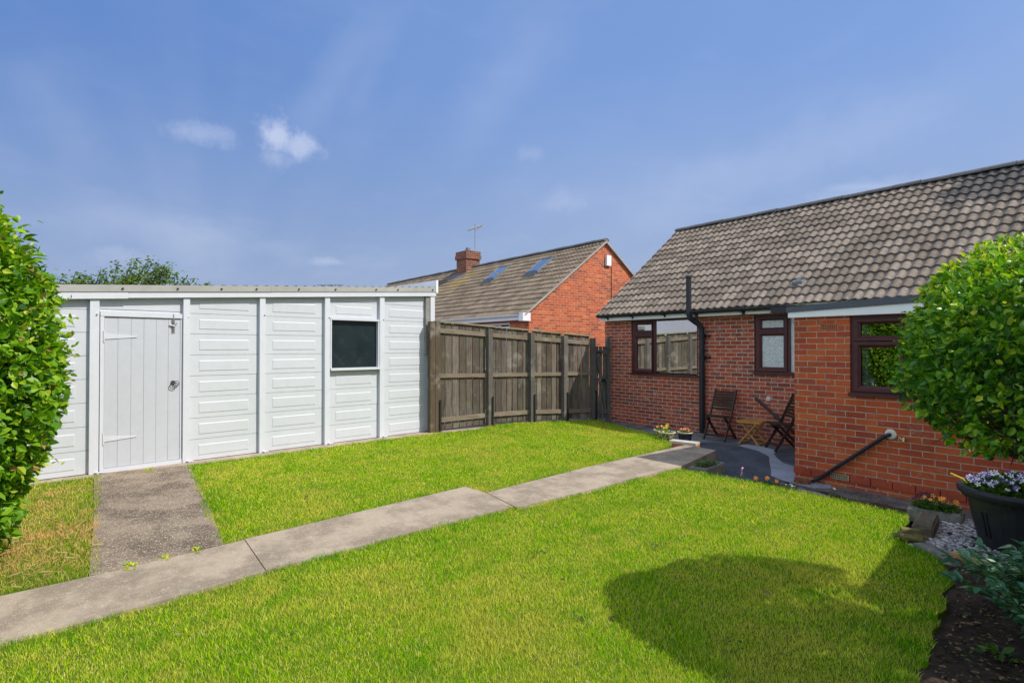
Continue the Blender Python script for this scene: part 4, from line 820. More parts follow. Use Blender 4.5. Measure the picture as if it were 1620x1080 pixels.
CX, CYc = -19.35, 12.72
mb = MB(); mb.box(-19.72, -18.98, 12.42, 13.08, 4.3, 5.36); mb.box(-19.77, -18.93, 12.37, 13.13, 5.20, 5.36); mb.box(-19.75, -18.95, 12.39, 13.11, 5.365, 5.52); ch = mb.build('chimney', 'brick_chimney', nr)
# chimney in thing > roof > chimney is already a sub-part, so its pots and lead are built with the roof
mb = MB(); mb.tube([(-19.35, 12.75, 5.50), (-19.35, 12.75, 5.70)], [.12, .10], 14); mb.build('chimney_pot', 'lead', nr)
mb = MB(); mb.bar((-19.85, 12.28, 4.46), (-18.85, 12.28, 4.46), .05, .10); mb.poly([(-19.95, 12.05, 4.335), (-18.80, 12.05, 4.335), (-18.80, 12.42, 4.615), (-19.95, 12.42, 4.615)]); mb.build('lead_flashing', 'lead', nr)
for xa, xb in ((-16.45, -15.86), (-14.06, -13.50)):
    y0_, y1_ = 11.52, 12.22; zz = lambda y: 2.46+(y-9.55)*2.40/3.27+.07
    mb = MB(); mb.poly([(xa, y0_, zz(y0_)), (xb, y0_, zz(y0_)), (xb, y1_, zz(y1_)), (xa, y1_, zz(y1_))]); 
    for a, b in (((xa, y0_), (xb, y0_)), ((xa, y1_), (xb, y1_)), ((xa, y0_), (xa, y1_)), ((xb, y0_), (xb, y1_))): mb.bar((a[0], a[1], zz(a[1])), (b[0], b[1], zz(b[1])), .06, .08)
    mb.box(xa-.05, xb+.05, y1_+.0, y1_+.12, zz(y1_)-.05, zz(y1_)+.06); mb.box(xa-.05, xb+.05, y0_-.14, y0_-.02, zz(y0_)-.13, zz(y0_)-.06); sk = mb.build('skylight', 'lead', nr)
    mb = MB(); mb.poly([(xa+.05, y0_+.05, zz(y0_+.05)+.035), (xb-.05, y0_+.05, zz(y0_+.05)+.035), (xb-.05, y1_-.05, zz(y1_-.05)+.035), (xa+.05, y1_-.05, zz(y1_-.05)+.035)]); mb.build('skylight_glass', 'glass_sky', nr)
mb = MB(); mb.box(-11.798, -11.72, 12.84, 13.04, 4.10, 4.42); mb.build('alarm_box', 'upvc_white', NB)
mb = MB(); mb.tube([(-11.79, 13.115, 4.40), (-11.79, 13.12, -.1)], .009, 6); mb.build('cable', 'black_metal', NB)
TA = root('tv_aerial', 'thin tv aerial on a mast above the brick chimney', 'aerial', (-19.3, 12.75, 5.5))
mb = MB(); mb.tube([(-.02, .32, -.6), (-.02, .32, 1.25)], .018, 8); mb.build('mast', 'steel', TA)
mb = MB(); mb.tube([(-.35, .2, 1.0), (.35, .45, 1.12)], .014, 6)
for k in range(7): f = -.3+.1*k; mb.tube([(f-.05, .32+f*.35-.16, 1.06+f*.17), (f+.05, .32+f*.35+.16, 1.06+f*.17)], .010, 5)
mb.tube([(.2, .2, .9), (.3, .55, 1.25)], .014, 6); mb.build('antenna', 'steel', TA)

# white garage beyond the fence, mirrored in the bungalow window
WG = root('outbuilding', 'white rendered outbuilding beyond the board fence, mirrored in the bungalow window', 'outbuilding', (-13.3, 3.2, -.19))
mb = MB(); mb.box(-1.5, 1.5, -3.2, 3.1, 0, 2.35); mb.build('wall', 'white_paint', WG)
mb = MB(); mb.box(-1.6, 1.6, -3.3, 3.2, 2.352, 2.45); mb.build('roof', 'sheet_roof', WG)
for y in (-2.2, -.6, 1.2): mb = MB(); mb.box(1.501, 1.53, y, y+1.0, 1.2, 1.95); mb.build('window', 'glass_sky', WG)

# ---------------------------------------------------------------- things on the patio
def folding_chair(name, label, loc, rz, group=None):
    c = root(name, label, 'chair', loc, rz, group); hw = .205
    for sx in (-1, 1):
        mb = MB(); mb.bar((sx*hw, -.27, 0), (sx*hw, -.02, .43), .022, .042); mb.bar((sx*hw, -.02, .43), (sx*hw, .20, .91), .022, .042); mb.build('frame', 'chair_wood', c)
        mb = MB(); mb.bar((sx*(hw-.026), .22, 0), (sx*(hw-.026), -.20, .43), .022, .042); mb.build('leg', 'chair_wood', c)
    mb = MB(); 
    for k in range(7): y = -.235+k*.058; mb.box(-hw+.03, hw-.03, y, y+.046, .432-(k*.004), .450-(k*.004))
    mb.box(-hw+.02, hw-.02, -.25, -.235, .42, .45); mb.build('seat', 'chair_wood', c)
    mb = MB()
    for k in range(7): f = .565+k*.05; y = -.02+.22*(f-.43)/.48; mb.bar((-hw+.008, y-.008, f), (hw-.008, y-.008, f), .012, .040, up=(0, 0, 1))
    mb.build('backrest', 'chair_wood', c)
    mb = MB(); mb.bar((-hw, -.22, .09), (hw, -.22, .09), .02, .03); mb.bar((-hw+.03, .17, .05), (hw-.03, .17, .05), .02, .03); mb.build('stretcher', 'chair_wood', c)
    return c
folding_chair('folding_chair', 'dark folding slatted chair fully in view beside the black soil pipe', (-5.83, 9.50, -.136), R(4), 'dark folding chairs on the patio')
folding_chair('folding_chair', 'dark folding slatted chair half hidden behind the extension corner', (-4.52, 9.33, -.132), R(-42), 'dark folding chairs on the patio')
T = root('side_table', 'small honey coloured folding wooden table between the two dark chairs', 'table', (-5.17, 9.43, -.136), R(4))
mb = MB()
for k in range(7): mb.box(-.20+k*.058, -.20+k*.058+.05, -.17, .17, .405, .42)
mb.box(-.21, .21, -.185, -.165, .385, .42); mb.box(-.21, .21, .165, .185, .385, .42); mb.build('table_top', 'table_wood', T)
for sy in (-1, 1):
    for sx in (-1, 1): mb = MB(); mb.bar((sx*.18, sy*.15+.012*sx, 0), (-sx*.15, sy*.15+.012*sx, .395), .02, .038, up=(0, 1, 0)); mb.build('leg', 'table_wood', T)
mb = MB(); mb.bar((.15, -.17, .03), (.15, .17, .03), .03, .02); mb.bar((-.15, -.17, .03), (-.15, .17, .03), .03, .02); mb.build('stretcher', 'table_wood', T)

def flower_mesh(name, pts, mats, size, parent=None, seed=0, facing=None, w_=None):
    """five-petalled blooms, each with a petal colour from mats[:-1] and a centre of mats[-1]"""
    r = random.Random(seed); mb = MB()
    for p in pts:
        p = Vector(p); n = (Vector(facing or (0, 0, 1))+Vector((r.uniform(-.6, .6), r.uniform(-.6, .6), r.uniform(-.2, .5)))).normalized(); x = n.orthogonal().normalized(); y = n.cross(x); s = size*r.uniform(.75, 1.2); a0 = r.random()*6.28
        mb.cur = r.choices(range(len(mats)-1), w_)[0]; c0 = mb.cur
        for k in range(5):
            a = a0+k*1.2566; mb.cur = c0 if not (len(mats) > 2 and r.random() < .3) else r.randrange(len(mats)-1)
            c = lambda rr, aa, h=0: p+(x*math.cos(aa)+y*math.sin(aa))*rr*s+n*h*s
            mb.poly([c(.08, a), c(.62, a-.45, .12), c(1, a-.18, .1), c(1, a+.18, .1), c(.62, a+.45, .12)])
        mb.cur = len(mats)-1; mb.poly([p+(x*math.cos(k*1.0472)+y*math.sin(k*1.0472))*.2*s+n*.14*s for k in range(6)])
    return mb.build(name, mats, parent)
def bushlet(name, c, rx, ry, h, n, L, mat, parent=None, seed=0):
    r = np.random.default_rng(seed); a = r.random(n)*6.28; q = np.sqrt(r.random(n)); P = np.stack([c[0]+rx*q*np.cos(a), c[1]+ry*q*np.sin(a), c[2]+h*r.random(n)*(1-.6*q**2)], 1)
    D = np.stack([np.cos(a)*q+r.normal(size=n)*.5, np.sin(a)*q+r.normal(size=n)*.5, .35+r.random(n)*.8], 1); Nn = np.stack([r.normal(size=n)*.5, r.normal(size=n)*.5, np.ones(n)], 1)
    l = L*(.6+.7*r.random(n)); return leaves(name, P, D, Nn, l, l*.5, mat, parent, r.random(n))
def dome(c, rx, ry, h, n, seed):
    r = random.Random(seed); o = []
    for _ in range(n): a = r.random()*6.28; q = math.sqrt(r.random()); o.append((c[0]+rx*q*math.cos(a), c[1]+ry*q*math.sin(a), c[2]+h*(1-.55*q*q)+r.uniform(-.012, .018)))
    return o
def patio_pot(label, loc, R0, H, body, fl, seed):
    p = root('flower_pot', label, 'flower pot', loc); mb = MB(); mb.lathe([(0, 0), (R0*.62, 0), (R0*.78, H*.35), (R0*.92, H*.8), (R0*.94, H*.9)], n=26); mb.build('pot', body, p)
    mb = MB(); mb.lathe([(R0*.94, H*.9), (R0*1.06, H*.93), (R0*1.06, H), (R0*.9, H), (R0*.86, H*.86), (0, H*.86)], n=26); mb.build('rim', 'pot_cream', p)
    pl = root('bedding_plant', fl[3], 'plant', loc)
    bushlet('foliage', (0, 0, H*.86), R0*.8, R0*.8, .06, fl[4], .04, 'leaf_flower', pl, seed)
    flower_mesh('flowers', dome((0, 0, H+.005), R0*.8, R0*.8, .05, fl[0], seed), fl[1], fl[2], pl, seed, (.3, -.5, 1))
patio_pot('mottled green pot with a cream rim nearest the lawn corner', (-6.02, 8.12, -.12), .14, .225, 'pot_glaze', (2, ['petal_yellow', 'petal_orange'], .022, 'sparse leaves in the front mottled green pot', 50), 11)
patio_pot('mottled green pot with a cream rim half hidden behind its twin', (-6.32, 8.36, -.135), .13, .22, 'pot_glaze', (9, ['petal_yellow', 'petal_orange', 'petal_red', 'petal_plum'], .022, 'yellow and red pansies in the rear mottled green pot', 110), 12)
patio_pot('glossy dark blue pot with a cream rim beside the brick step', (-5.86, 8.42, -.135), .13, .23, 'pot_blue', (16, ['petal_red', 'petal_orange', 'petal_pink', 'petal_yellow'], .022, 'red and orange flowers in the dark blue pot', 120), 13)
flower_mesh_y = flower_mesh('yellow_flower', [(-6.14, 8.30, .20), (-6.13, 8.32, .165), (-6.16, 8.29, .175)], ['petal_yellow', 'petal_yellow'], .030, None, 3, (.4, -.8, .3)); tag(flower_mesh_y, 'tall bright yellow bloom rising behind the green pots', 'flower')
mb = MB(); mb.box(-.23, .23, -.10, .10, -.005, .035); st = root('step', 'brick step edge with pale slab beside the flower pots', 'step', (-5.62, 8.05, -.135), R(14)); mb.build('tread', 'pale_slab', st).location = (0, 0, .10)
mb = MB(); 
for k in range(2): mb.box(-.23+k*.232, -.23+k*.232+.222, -.105, .105, 0, .093)
mb.build('brick', 'terracotta', st)
# stone trough with seedlings beside the end of the path
def trough(label, loc, rz, L, Wd, H, mat='stone_trough'):
    t_ = root('trough', label, 'planter', loc, rz); mb = MB()
    o = [(-L/2, -Wd/2), (L/2, -Wd/2), (L/2, Wd/2), (-L/2, Wd/2)]; i_ = [(x*(1-.09/L*2), y*(1-.09/Wd)) for x, y in o]
    for k in range(4):
        l = (k+1) % 4; mb.poly([(*o[k], 0), (*o[l], 0), (*o[l], H), (*o[k], H)]); mb.poly([(*o[k], H), (*o[l], H), (*i_[l], H), (*i_[k], H)]); mb.poly([(*i_[k], H), (*i_[l], H), (*i_[l], H-.05), (*i_[k], H-.05)])
    mb.build('body', mat, t_, bevel=.012); mb = MB(); mb.poly([(*p, H-.035) for p in i_]); mb.build('compost', 'soil', t_); return t_
trough('mossy stone trough with seedlings beside the raised end of the path', (-4.33, 6.72, -.135), R(100), .62, .26, .13)
s1 = root('bedding_plant', 'small green seedlings with red tips in the mossy stone trough', 'plant', (-4.33, 6.72, -.02)); bushlet('foliage', (0, 0, 0), .10, .25, .06, 160, .035, 'leaf_flower', s1, 21); flower_mesh('flowers', dome((0, .1, .05), .06, .12, .02, 5, 3), ['petal_red', 'petal_orange'], .012, s1, 2)
trough('weathered grey stone planter at the corner of the lawn', (-1.70, 6.39, -.075), R(8), .42, .21, .13)
s2 = root('bedding_plant', 'orange and dark purple pansies in the grey stone planter', 'plant', (-1.70, 6.39, .035)); bushlet('foliage', (0, 0, 0), .19, .09, .09, 520, .034, 'leaf_flower', s2, 22)
flower_mesh('flowers', dome((.03, 0, .095), .17, .07, .03, 11, 4), ['petal_orange', 'petal_yellow'], .023, s2, 5, (.2, -.9, .7)); flower_mesh('flowers', [(-.15, .02, .10), (-.12, .03, .13), (-.08, .03, .135), (-.05, .04, .13), (-.17, 0, .085)], ['petal_plum', 'petal_plum'], .030, s2, 6, (.2, -.9, .5))
for i, (lab, loc, rz, s, mt) in enumerate([('long weathered stone edging block between lawn and gravel', (-1.64, 5.90, -.055), R(100), (.52, .15, .12), 'block_stone'), ('mossy rounded stone at the corner of the lawn edge', (-1.62, 5.44, -.05), R(30), (.24, .17, .13), 'moss_stone'), ('flat grey edging stone lying nearest the gravel', (-1.38, 5.22, -.06), R(-35), (.34, .13, .08), 'stone_trough'), ('pale wooden edging board at the front of the gravel', (-.98, 5.16, -.05), R(-4), (.62, .05, .09), 'table_wood')]):
    bm = bmesh.new(); bmesh.ops.create_cube(bm, size=1.0); bmesh.ops.scale(bm, vec=s, verts=bm.verts); bmesh.ops.bevel(bm, geom=list(bm.edges), offset=min(s)*(.42 if mt == 'moss_stone' else .12), segments=3, affect='EDGES'); bmesh.ops.subdivide_edges(bm, edges=bm.edges, cuts=1)
    rq = random.Random(i)
    for v in bm.verts: v.co += Vector((rq.uniform(-1, 1), rq.uniform(-1, 1), rq.uniform(-1, 1)))*.0035; v.co.z += s[2]/2
    me = bpy.data.meshes.new('edging_stone'); bm.to_mesh(me); bm.free(); me.materials.append(MATS[mt]); o = bpy.data.objects.new('edging_stone' if i < 3 else 'edging_board', me); COL.objects.link(o); o.location = loc; o.rotation_euler = (0, 0, rz); tag(o, lab, 'edging')
# big black pot of violas
bp_ = (-1.0, 5.97, -.035); p = root('plant_pot', 'large black plastic pot standing on the gravel by the brick wall', 'plant pot', bp_)
mb = MB(); mb.lathe([(0, 0), (.27, 0), (.285, .02), (.33, .22), (.355, .36), (.36, .40)], n=48); pb = mb.build('pot', 'pot_black', p)
mb = MB(); mb.lathe([(.36, .395), (.40, .405), (.425, .43), (.43, .455), (.42, .475), (.38, .478), (.36, .45), (.34, .40), (0, .39)], n=48); mb.build('rim', 'pot_black', p)
mb = MB()
for a in (R(232), R(238)): x, y = .325*math.cos(a), .325*math.sin(a); mb.bar((x*.96, y*.96, .10), (x*1.07, y*1.07, .30), .012, .012)
mb.build('emblem', 'pot_black', p)
vp = root('viola_plant', 'mass of white and purple violas filling the large black pot', 'plant', bp_); bushlet('foliage', (0, 0, .38), .37, .37, .19, 3600, .045, 'leaf_flower', vp, 31)
flower_mesh('flowers', dome((0, 0, .465), .36, .36, .11, 150, 41), ['petal_white', 'petal_purple', 'petal_yellow'], .021, vp, 7, (.1, -.8, .7), [5, 4])
mb = MB(); mb.tube([(-.30, -.12, .45), (-.36, -.15, .52), (-.43, -.20, .56)], .006, 6); mb.build('stem', 'petal_yellow', vp)
# little flowers along the edge of the lawn
def tinyplant(label, loc, pts, mats, size, seed, n=60, rad=.05):
    q = root('bedding_plant', label, 'plant', loc); bushlet('foliage', (0, 0, 0), rad, rad, .05, n, .025, 'leaf_flower', q, seed); flower_mesh('flowers', pts, mats, size, q, seed, (.35, -.8, .5))
tinyplant('orange marigolds with three heads at the lawn edge', (-3.28, 6.34, -.03), [(-.16, 0, .055), (-.16, 0, .060), (-.16, 0, .065), (-.02, 0, .080), (-.02, 0, .085), (-.02, 0, .090), (.10, -.02, .070), (.10, -.02, .075), (.10, -.02, .080)], ['petal_orange', 'petal_orange'], .024, 51)
tinyplant('small pink flower spike at the edge of the lawn', (-3.62, 6.33, -.02), [(0, 0, .06), (.01, 0, .085), (.005, .01, .11), (.012, 0, .13), (.02, 0, .145)], ['petal_pink', 'petal_white'], .014, 52, 40, .03)
tinyplant('single pale pink daisy on the bare strip of soil', (-2.62, 6.46, -.05), [(0, 0, .10)], ['petal_white', 'petal_pink'], .016, 53, 50, .05)
tinyplant('tiny white flowers in the grass left of the drain', (-3.02, 6.31, -.01), [(-.05, 0, .04), (0, .01, .05), (.05, 0, .04), (.03, -.02, .045)], ['petal_white', 'petal_white'], .011, 54, 70, .07)
mb = MB(); mb.tube([(-3.02, 6.50, -.055), (-2.8, 6.49, -.05), (-2.62, 6.44, -.06), (-2.45, 6.42, -.065)], [.022, .018, .016, .010], 8); tag(mb.build('dead_branch', 'weathered_board'), 'thin dead branch lying on the soil strip', 'branch')

# ---------------------------------------------------------------- crowns
def shoots(name, c, rad, n, L, mat, parent, seed, zmin=-9, ln=.13):
    """stray shoots that break the clipped outline"""
    r = np.random.default_rng(seed); P, D, Nn, l = [], [], [], []
    for _ in range(n):
        d = unit(r.normal(size=3)); d[2] = abs(d[2])*.9+.0 if r.random() < .6 else d[2]; d = unit(d); b = d*np.array(rad)*.97+np.array(c)
        if b[2] < zmin: continue
        g_ = unit(d+r.normal(size=3)*.35+np.array([0, 0, .25])); k = r.integers(4, 9); q = ln*(.5+r.random())
        for i in range(k): f = (i+1)/k; P.append(b+g_*q*f); D.append(unit(g_*.6+r.normal(size=3)*.6)); Nn.append(r.normal(size=3)*.6+np.array([0, 0, 1])); l.append(L*(1.1-.5*f)*(.7+.5*r.random()))
    l = np.array(l); return leaves(name, np.array(P), np.array(D), np.array(Nn), l, l*.58, mat, parent, np.clip(.72+.18*r.normal(size=len(l)), 0, 1))
def crown(name, c, rad, n, L, mat, parent, seed, sq=2.0, bump=.08, gap=.0, bright=0.0, aspect=.6, inner=.72, shell=.3, zmin=-9, clip=None):
    r = np.random.default_rng(seed); d = unit(r.normal(size=(n, 3))); e = (np.abs(d)**sq).sum(1)**(-1/sq); d = d*e[:, None]
    k = 1-shell*r.random(n)**2.2+bump*wob(d, 4.5, seed)+.4*bump*wob(d, 13, seed+1); k = np.maximum(k, .3); P = d*k[:, None]*np.array(rad)+np.array(c)
    hole = wob(P, 8.5, seed+5); keep = (hole > -1.0+gap*1.0) | (k < .86); keep &= P[:, 2] > zmin
    if clip is not None: keep &= clip(P)
    P, d, k = P[keep], d[keep], k[keep]; m_ = len(P); out_ = unit(d/np.array(rad)); rnd = r.normal(size=(m_, 3))
    D = unit(out_*.55+rnd*.70+np.array([0, 0, -.08])); Nn = unit(out_*.55+np.array([0, 0, .60])+r.normal(size=(m_, 3))*.75)
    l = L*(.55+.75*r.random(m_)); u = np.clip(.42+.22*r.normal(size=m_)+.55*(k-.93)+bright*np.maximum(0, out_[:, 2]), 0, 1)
    return leaves(name, P, D, Nn, l, l*aspect*(.8+.4*r.random(m_)), mat, parent, u)
def limbs(name, base, c, rad, n, r0, parent, seed, mat='bark', kk=.85, twig=True):
    r = random.Random(seed); mb = MB(); base = Vector(base); c = Vector(c)
    for i in range(n):
        d = Vector((r.gauss(0, 1), r.gauss(0, 1), r.gauss(.1, .8))).normalized(); e = c+Vector((d.x*rad[0], d.y*rad[1], d.z*rad[2]))*kk; m_ = base.lerp(e, .5)+Vector((r.uniform(-.1, .1), r.uniform(-.1, .1), r.uniform(-.15, .05))); q = base.lerp(m_, .5)+Vector((r.uniform(-.04, .04), r.uniform(-.04, .04), 0))
        mb.tube([base, q, m_, m_.lerp(e, .6)+Vector((0, 0, r.uniform(-.05, .05))), e], [r0, r0*.75, r0*.5, r0*.3, r0*.12], 7, False)
        if twig:
            for _ in range(4): f = r.uniform(.3, .95); s_ = m_.lerp(e, f); mb.tube([s_, s_+Vector((r.uniform(-.2, .2), r.uniform(-.2, .2), r.uniform(-.15, .15)))], [r0*.22, r0*.08], 5, False)
    return mb.build(name, mat, parent)
# clipped ball tree at the right
BT = root('ball_tree', 'clipped evergreen tree with a rounded glossy crown in front of the extension', 'tree', (-.28, 4.10, -.03))
bc = (0, 0, 1.58); br = (.87, .87, .615)
mb = MB(); mb.tube([(0, 0, -.05), (.02, .01, .4), (-.01, 0, .8), (0, 0, 1.15)], [.075, .06, .055, .05], 12); mb.build('trunk', 'bark', BT)
limbs('branches', (0, 0, .95), (0, 0, 1.35), (.92, .92, .5), 34, .024, BT, 5)
mb = MB(); mb.tube([(0, 0, 1.0), (-.25, .05, .99), (-.5, .12, 1.03), (-.72, .15, 1.14), (-.86, .16, 1.3)], [.035, .026, .02, .014, .008], 8, False); mb.tube([(-.1, 0, 1.0), (-.35, -.3, 1.04), (-.55, -.5, 1.15)], [.03, .018, .008], 8, False); mb.build('low_branch', 'bark', BT)
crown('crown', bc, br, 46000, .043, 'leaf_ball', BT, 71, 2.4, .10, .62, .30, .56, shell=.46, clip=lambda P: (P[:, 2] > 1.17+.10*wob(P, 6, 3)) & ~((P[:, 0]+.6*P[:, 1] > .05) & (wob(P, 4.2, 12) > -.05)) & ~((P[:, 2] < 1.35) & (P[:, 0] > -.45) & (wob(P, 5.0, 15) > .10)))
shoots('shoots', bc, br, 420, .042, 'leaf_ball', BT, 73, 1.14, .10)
# broadleaf hedge at the left edge
HB = root('hedge_shrub', 'big broad leaved green shrub filling the left edge of the picture', 'shrub', (-5.62, -1.14, 0))
hc = (0, 0, 1.46); hr = (.97, .97, 1.47)
limbs('branches', (0, 0, .02), (0, 0, 1.5), (.9, .9, 1.3), 34, .024, HB, 8)
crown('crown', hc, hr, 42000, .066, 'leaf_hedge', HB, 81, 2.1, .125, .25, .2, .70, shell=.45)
crown('low_foliage', (-.02, -.02, .36), (.78, .78, .48), 4500, .066, 'leaf_hedge', HB, 85, 2.2, .12, .3, .1, .70, shell=.4, zmin=.03)
shoots('shoots', hc, hr, 520, .075, 'leaf_hedge', HB, 83, .05, .17)
r = np.random.default_rng(4); n = 220; z = r.uniform(.05, 2.5, n); a = r.uniform(-.6, 1.9, n); rr_ = 1.0*np.sqrt(np.clip(1-((z-1.46)/1.5)**2, .03, 1))+.02; P = np.stack([np.cos(a)*rr_, np.sin(a)*rr_, z], 1)
leaves('outer_leaves', P, unit(P*np.array([1, 1, .15]))+np.stack([0*z, 0*z, r.normal(size=n)*.35-.1], 1), np.stack([r.normal(size=n)*.2, r.normal(size=n)*.2, np.ones(n)], 1), .06+.05*r.random(n), .045+.025*r.random(n), 'leaf_hedge', HB, np.clip(.35+.3*r.normal(size=n), 0, 1))
# blue green shrub in the bed
def bedshrub(label, loc, seed, n, sc):
    SB = root('bed_shrub', label, 'shrub', loc); rs = random.Random(seed); mbs = MB(); LP, LD, LN, LL = [], [], [], []
    for i in range(n):
        a = rs.random()*6.28; ln = rs.uniform(.4, .72)*sc; tilt = rs.uniform(.15, 1.1); q = [Vector((rs.uniform(-.16, .16), rs.uniform(-.16, .16), 0))]
        for k in range(1, 6): f = k/5; q.append(q[0]+Vector((math.cos(a)*ln*tilt*f**1.2, math.sin(a)*ln*tilt*f**1.2, ln*(f-.30*tilt*f*f))))
        mbs.tube(q, [.006, .005, .0045, .004, .003, .002], 5, False)
        for k in range(34):
            f = rs.uniform(.15, 1)*5; j = min(4, int(f)); pnt = q[j].lerp(q[j+1], f-j); aa = a+rs.uniform(-1.8, 1.8); LP.append(pnt); LD.append((math.cos(aa), math.sin(aa), rs.uniform(-.25, .7))); LN.append((rs.gauss(0, .35), rs.gauss(0, .35), 1)); LL.append(rs.uniform(.045, .10))
    mbs.build('stems', 'leaf_flower', SB); LL = np.array(LL); leaves('foliage', np.array([tuple(v) for v in LP]), np.array(LD), np.array(LN), LL, LL*.40, 'leaf_shrub', SB)
bedshrub('low blue green shrub with narrow leaves beside the black pot at the right edge', (-.62, 4.62, -.03), 9, 90, .66)
bedshrub('blue green leafy shrub in the soil bed at the bottom right corner', (-.40, 3.95, -.03), 10, 85, .85)
for i, (lx, ly) in enumerate([(-.62, 3.3), (-.35, 2.9), (-.74, 3.75)]):
    s_ = root('seedling', ['small green seedling in the soil bed nearest the tree shade', 'small green seedling at the very front of the soil bed', 'small green seedling close to the lawn edge in the bed'][i], 'plant', (lx, ly, -.03)); bushlet('foliage', (0, 0, 0), .05, .05, .06, 26, .05, 'leaf_flower', s_, 61+i)
# little weeds in the joint of the path
def weed(label, loc, n, rad, seed): s_ = root('weed', label, 'weed', loc); bushlet('foliage', (0, 0, 0), rad*1.3, rad*.5, .012, n, .020, 'grass_blade', s_, seed)
weed('small weed in the path joint nearest the rough grass', (-4.86, .30, 0), 60, .07, 91); weed('small weed in the middle of the path joint below the garage door', (-4.90, .52, 0), 30, .06, 92); weed('small weed in the path joint near the lawn corner', (-4.93, .73, 0), 45, .06, 93); weed('low green weed against the garage door threshold', (-8.50, .72, 0), 70, .09, 94)

# windblown trees beyond the garage
def blown_tree(label, loc, H, wd, seed, n=2600):
    tr = root('tree', label, 'tree', loc, 0, 'windblown trees beyond the garage'); r = random.Random(seed); mb = MB(); mb.tube([(0, 0, 0), (.05, 0, H*.3), (.1, .05, H*.55)], [.13, .10, .07], 10); mb.build('trunk', 'bark', tr); mb = MB(); P, D, Nn = [], [], []
    for i in range(15):
        a = r.random()*6.28; b0 = Vector((.05, 0, H*r.uniform(.25, .5))); top = Vector((math.cos(a)*wd*.5*r.random()+.10*wd, math.sin(a)*wd*.5*r.random()+.35*wd, H*r.uniform(.78, 1.0))); m_ = b0.lerp(top, .5)+Vector((-.15, -.25, .15)); pts = [b0, m_, top]; mb.tube(pts, [.05, .03, .008], 6, False)
        for k in range(n//15): f = r.random()**.7; c_ = (b0.lerp(m_, f*2) if f < .5 else m_.lerp(top, f*2-1)); s = .34*(1.15-f)*wd*.32+.05; P.append((c_.x+r.gauss(0, s), c_.y+r.gauss(0, s), c_.z+r.gauss(0, s*.8))); D.append((.45+r.gauss(0, .6), .8+r.gauss(0, .6), .1+r.gauss(0, .5))); Nn.append((r.gauss(0, 1), r.gauss(0, 1), 1))
    mb.build('branches', 'bark', tr); n2 = len(P); l = .13*(.6+.7*rng.random(n2)); leaves('crown', np.array(P), np.array(D), np.array(Nn), l, l*.5, 'leaf_far', tr)
def farpt(px, Z): a = R(52.1); u = (px-810)/880; return (Z*(u*math.cos(a)-math.sin(a)), Z*(u*math.sin(a)+math.cos(a)), -.19)
for i, (px, Z, H, wd, sd, lab) in enumerate([(75, 23, 4.75, 1.9, 1, 'leftmost and lowest windblown tree top beyond the garage roof'), (105, 22, 4.85, 1.9, 2, 'second windblown tree top from the left beyond the garage roof'), (145, 22.5, 4.95, 2.0, 3, 'windblown tree top just left of the tallest beyond the garage roof'), (188, 22, 5.45, 2.5, 4, 'tallest windblown tree top beyond the garage roof'), (236, 22.4, 4.95, 2.7, 5, 'rightmost windblown tree with a trailing branch beyond the garage roof')]):
    blown_tree(lab, farpt(px, Z), H, wd, sd)
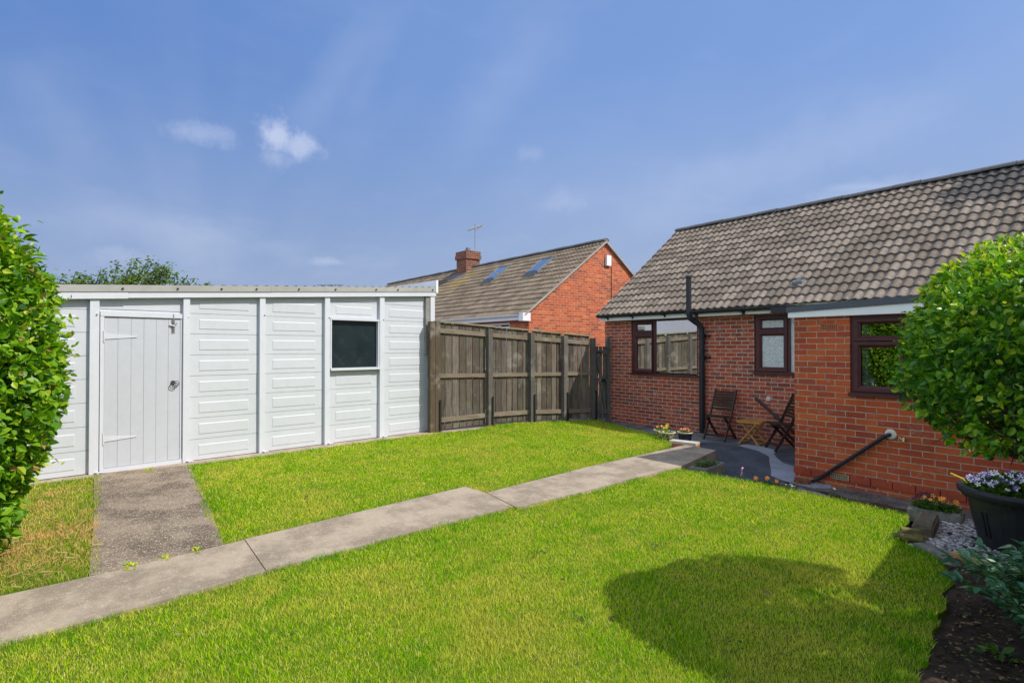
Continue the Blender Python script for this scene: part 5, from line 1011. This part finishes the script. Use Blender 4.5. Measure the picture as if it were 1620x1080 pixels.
# distant roof line and aerial over the garage
fr = root('distant_roof', 'low dark roof line far behind the garage', 'house', farpt(395, 40)); mb = MB(); M_ = Matrix.Rotation(R(52.1), 4, 'Z'); mb.box(-4.2, 4.4, -2, 2, 0, 4.2, M_); mb.build('wall', 'brick_old', fr); mb = MB()
A_, B_, C_, D_ = [M_ @ Vector(v) for v in ((-4.5, -2.3, 4.2), (4.7, -2.3, 4.2), (4.3, 0, 6.02), (-4.1, 0, 6.02))]; E_, F_ = M_ @ Vector((4.7, 2.3, 4.2)), M_ @ Vector((-4.5, 2.3, 4.2)); mb.poly([A_, B_, C_, D_]); mb.poly([E_, F_, D_, C_]); mb.poly([B_, E_, C_]); mb.poly([F_, A_, D_]); mb.build('roof', 'ridge_tile', fr)
fa = root('tv_aerial', 'low wide tv aerial just above the garage roof line', 'aerial', farpt(522, 38)); mb = MB(); mb.tube([(0, 0, 0), (0, 0, 6.05)], .02, 6); mb.build('mast', 'iron', fa); mb = MB(); a = R(52.1); mb.tube([(-.9*math.cos(a), -.9*math.sin(a), 6.0), (.9*math.cos(a), .9*math.sin(a), 6.0)], .018, 6)
for k in range(6): f = -.6+.24*k; mb.tube([(f*math.cos(a), f*math.sin(a), 5.86), (f*math.cos(a), f*math.sin(a), 6.06)], .014, 5)
mb.build('antenna', 'iron', fa)

# boundary on the right and behind: board fence, then hedge, which throw the shade at the right of the lawn
BF = root('boundary_fence', 'board fence along the right boundary that shades the corner of the lawn', 'fence', (-.46, 7.3, 0)); d_ = Vector((.148, -1, 0)).normalized(); mb = MB(); k = 0; s = 0
while s < 2.50: q = Vector((0, 0, 0))+d_*s; q2 = q+d_*.145; mb.bar(q+Vector((0, 0, .93-.12)), q2+Vector((0, 0, .93-.12)), .02, 1.86, wood=200+k); s += .146; k += 1
mb.build('boards', 'fence_board', BF); mb = MB()
for z in (.3, 1.0, 1.7): mb.bar((.02, 0, z), tuple(Vector((.02, 0, z))+d_*2.50), .035, .08, wood=240+z)
mb.build('rail', 'fence_rail', BF)
RH = root('boundary_hedge', 'loose green hedge along the right boundary beyond the soil bed', 'hedge', (.36, 3.1, 0)); crown('crown', (0, 0, .95), (.5, 2.25, 1.0), 3900, .10, 'leaf_hedge', RH, 88, 3.0, .1, .5, .1, .6, shell=.5); limbs('branches', (0, 0, .05), (0, 0, 1.0), (.4, 1.8, .8), 24, .02, RH, 18)
BH = root('rear_hedge', 'green hedge along the rear boundary, mirrored in the kitchen window', 'hedge', (-5.2, -4.2, 0)); crown('crown', (0, 0, 1.35), (3.8, .7, 1.35), 9000, .16, 'leaf_hedge', BH, 89, 3.5, .07, .1, .1, .7, shell=.35); limbs('branches', (0, 0, .05), (0, 0, 1.3), (3.5, .5, 1.1), 30, .03, BH, 19)
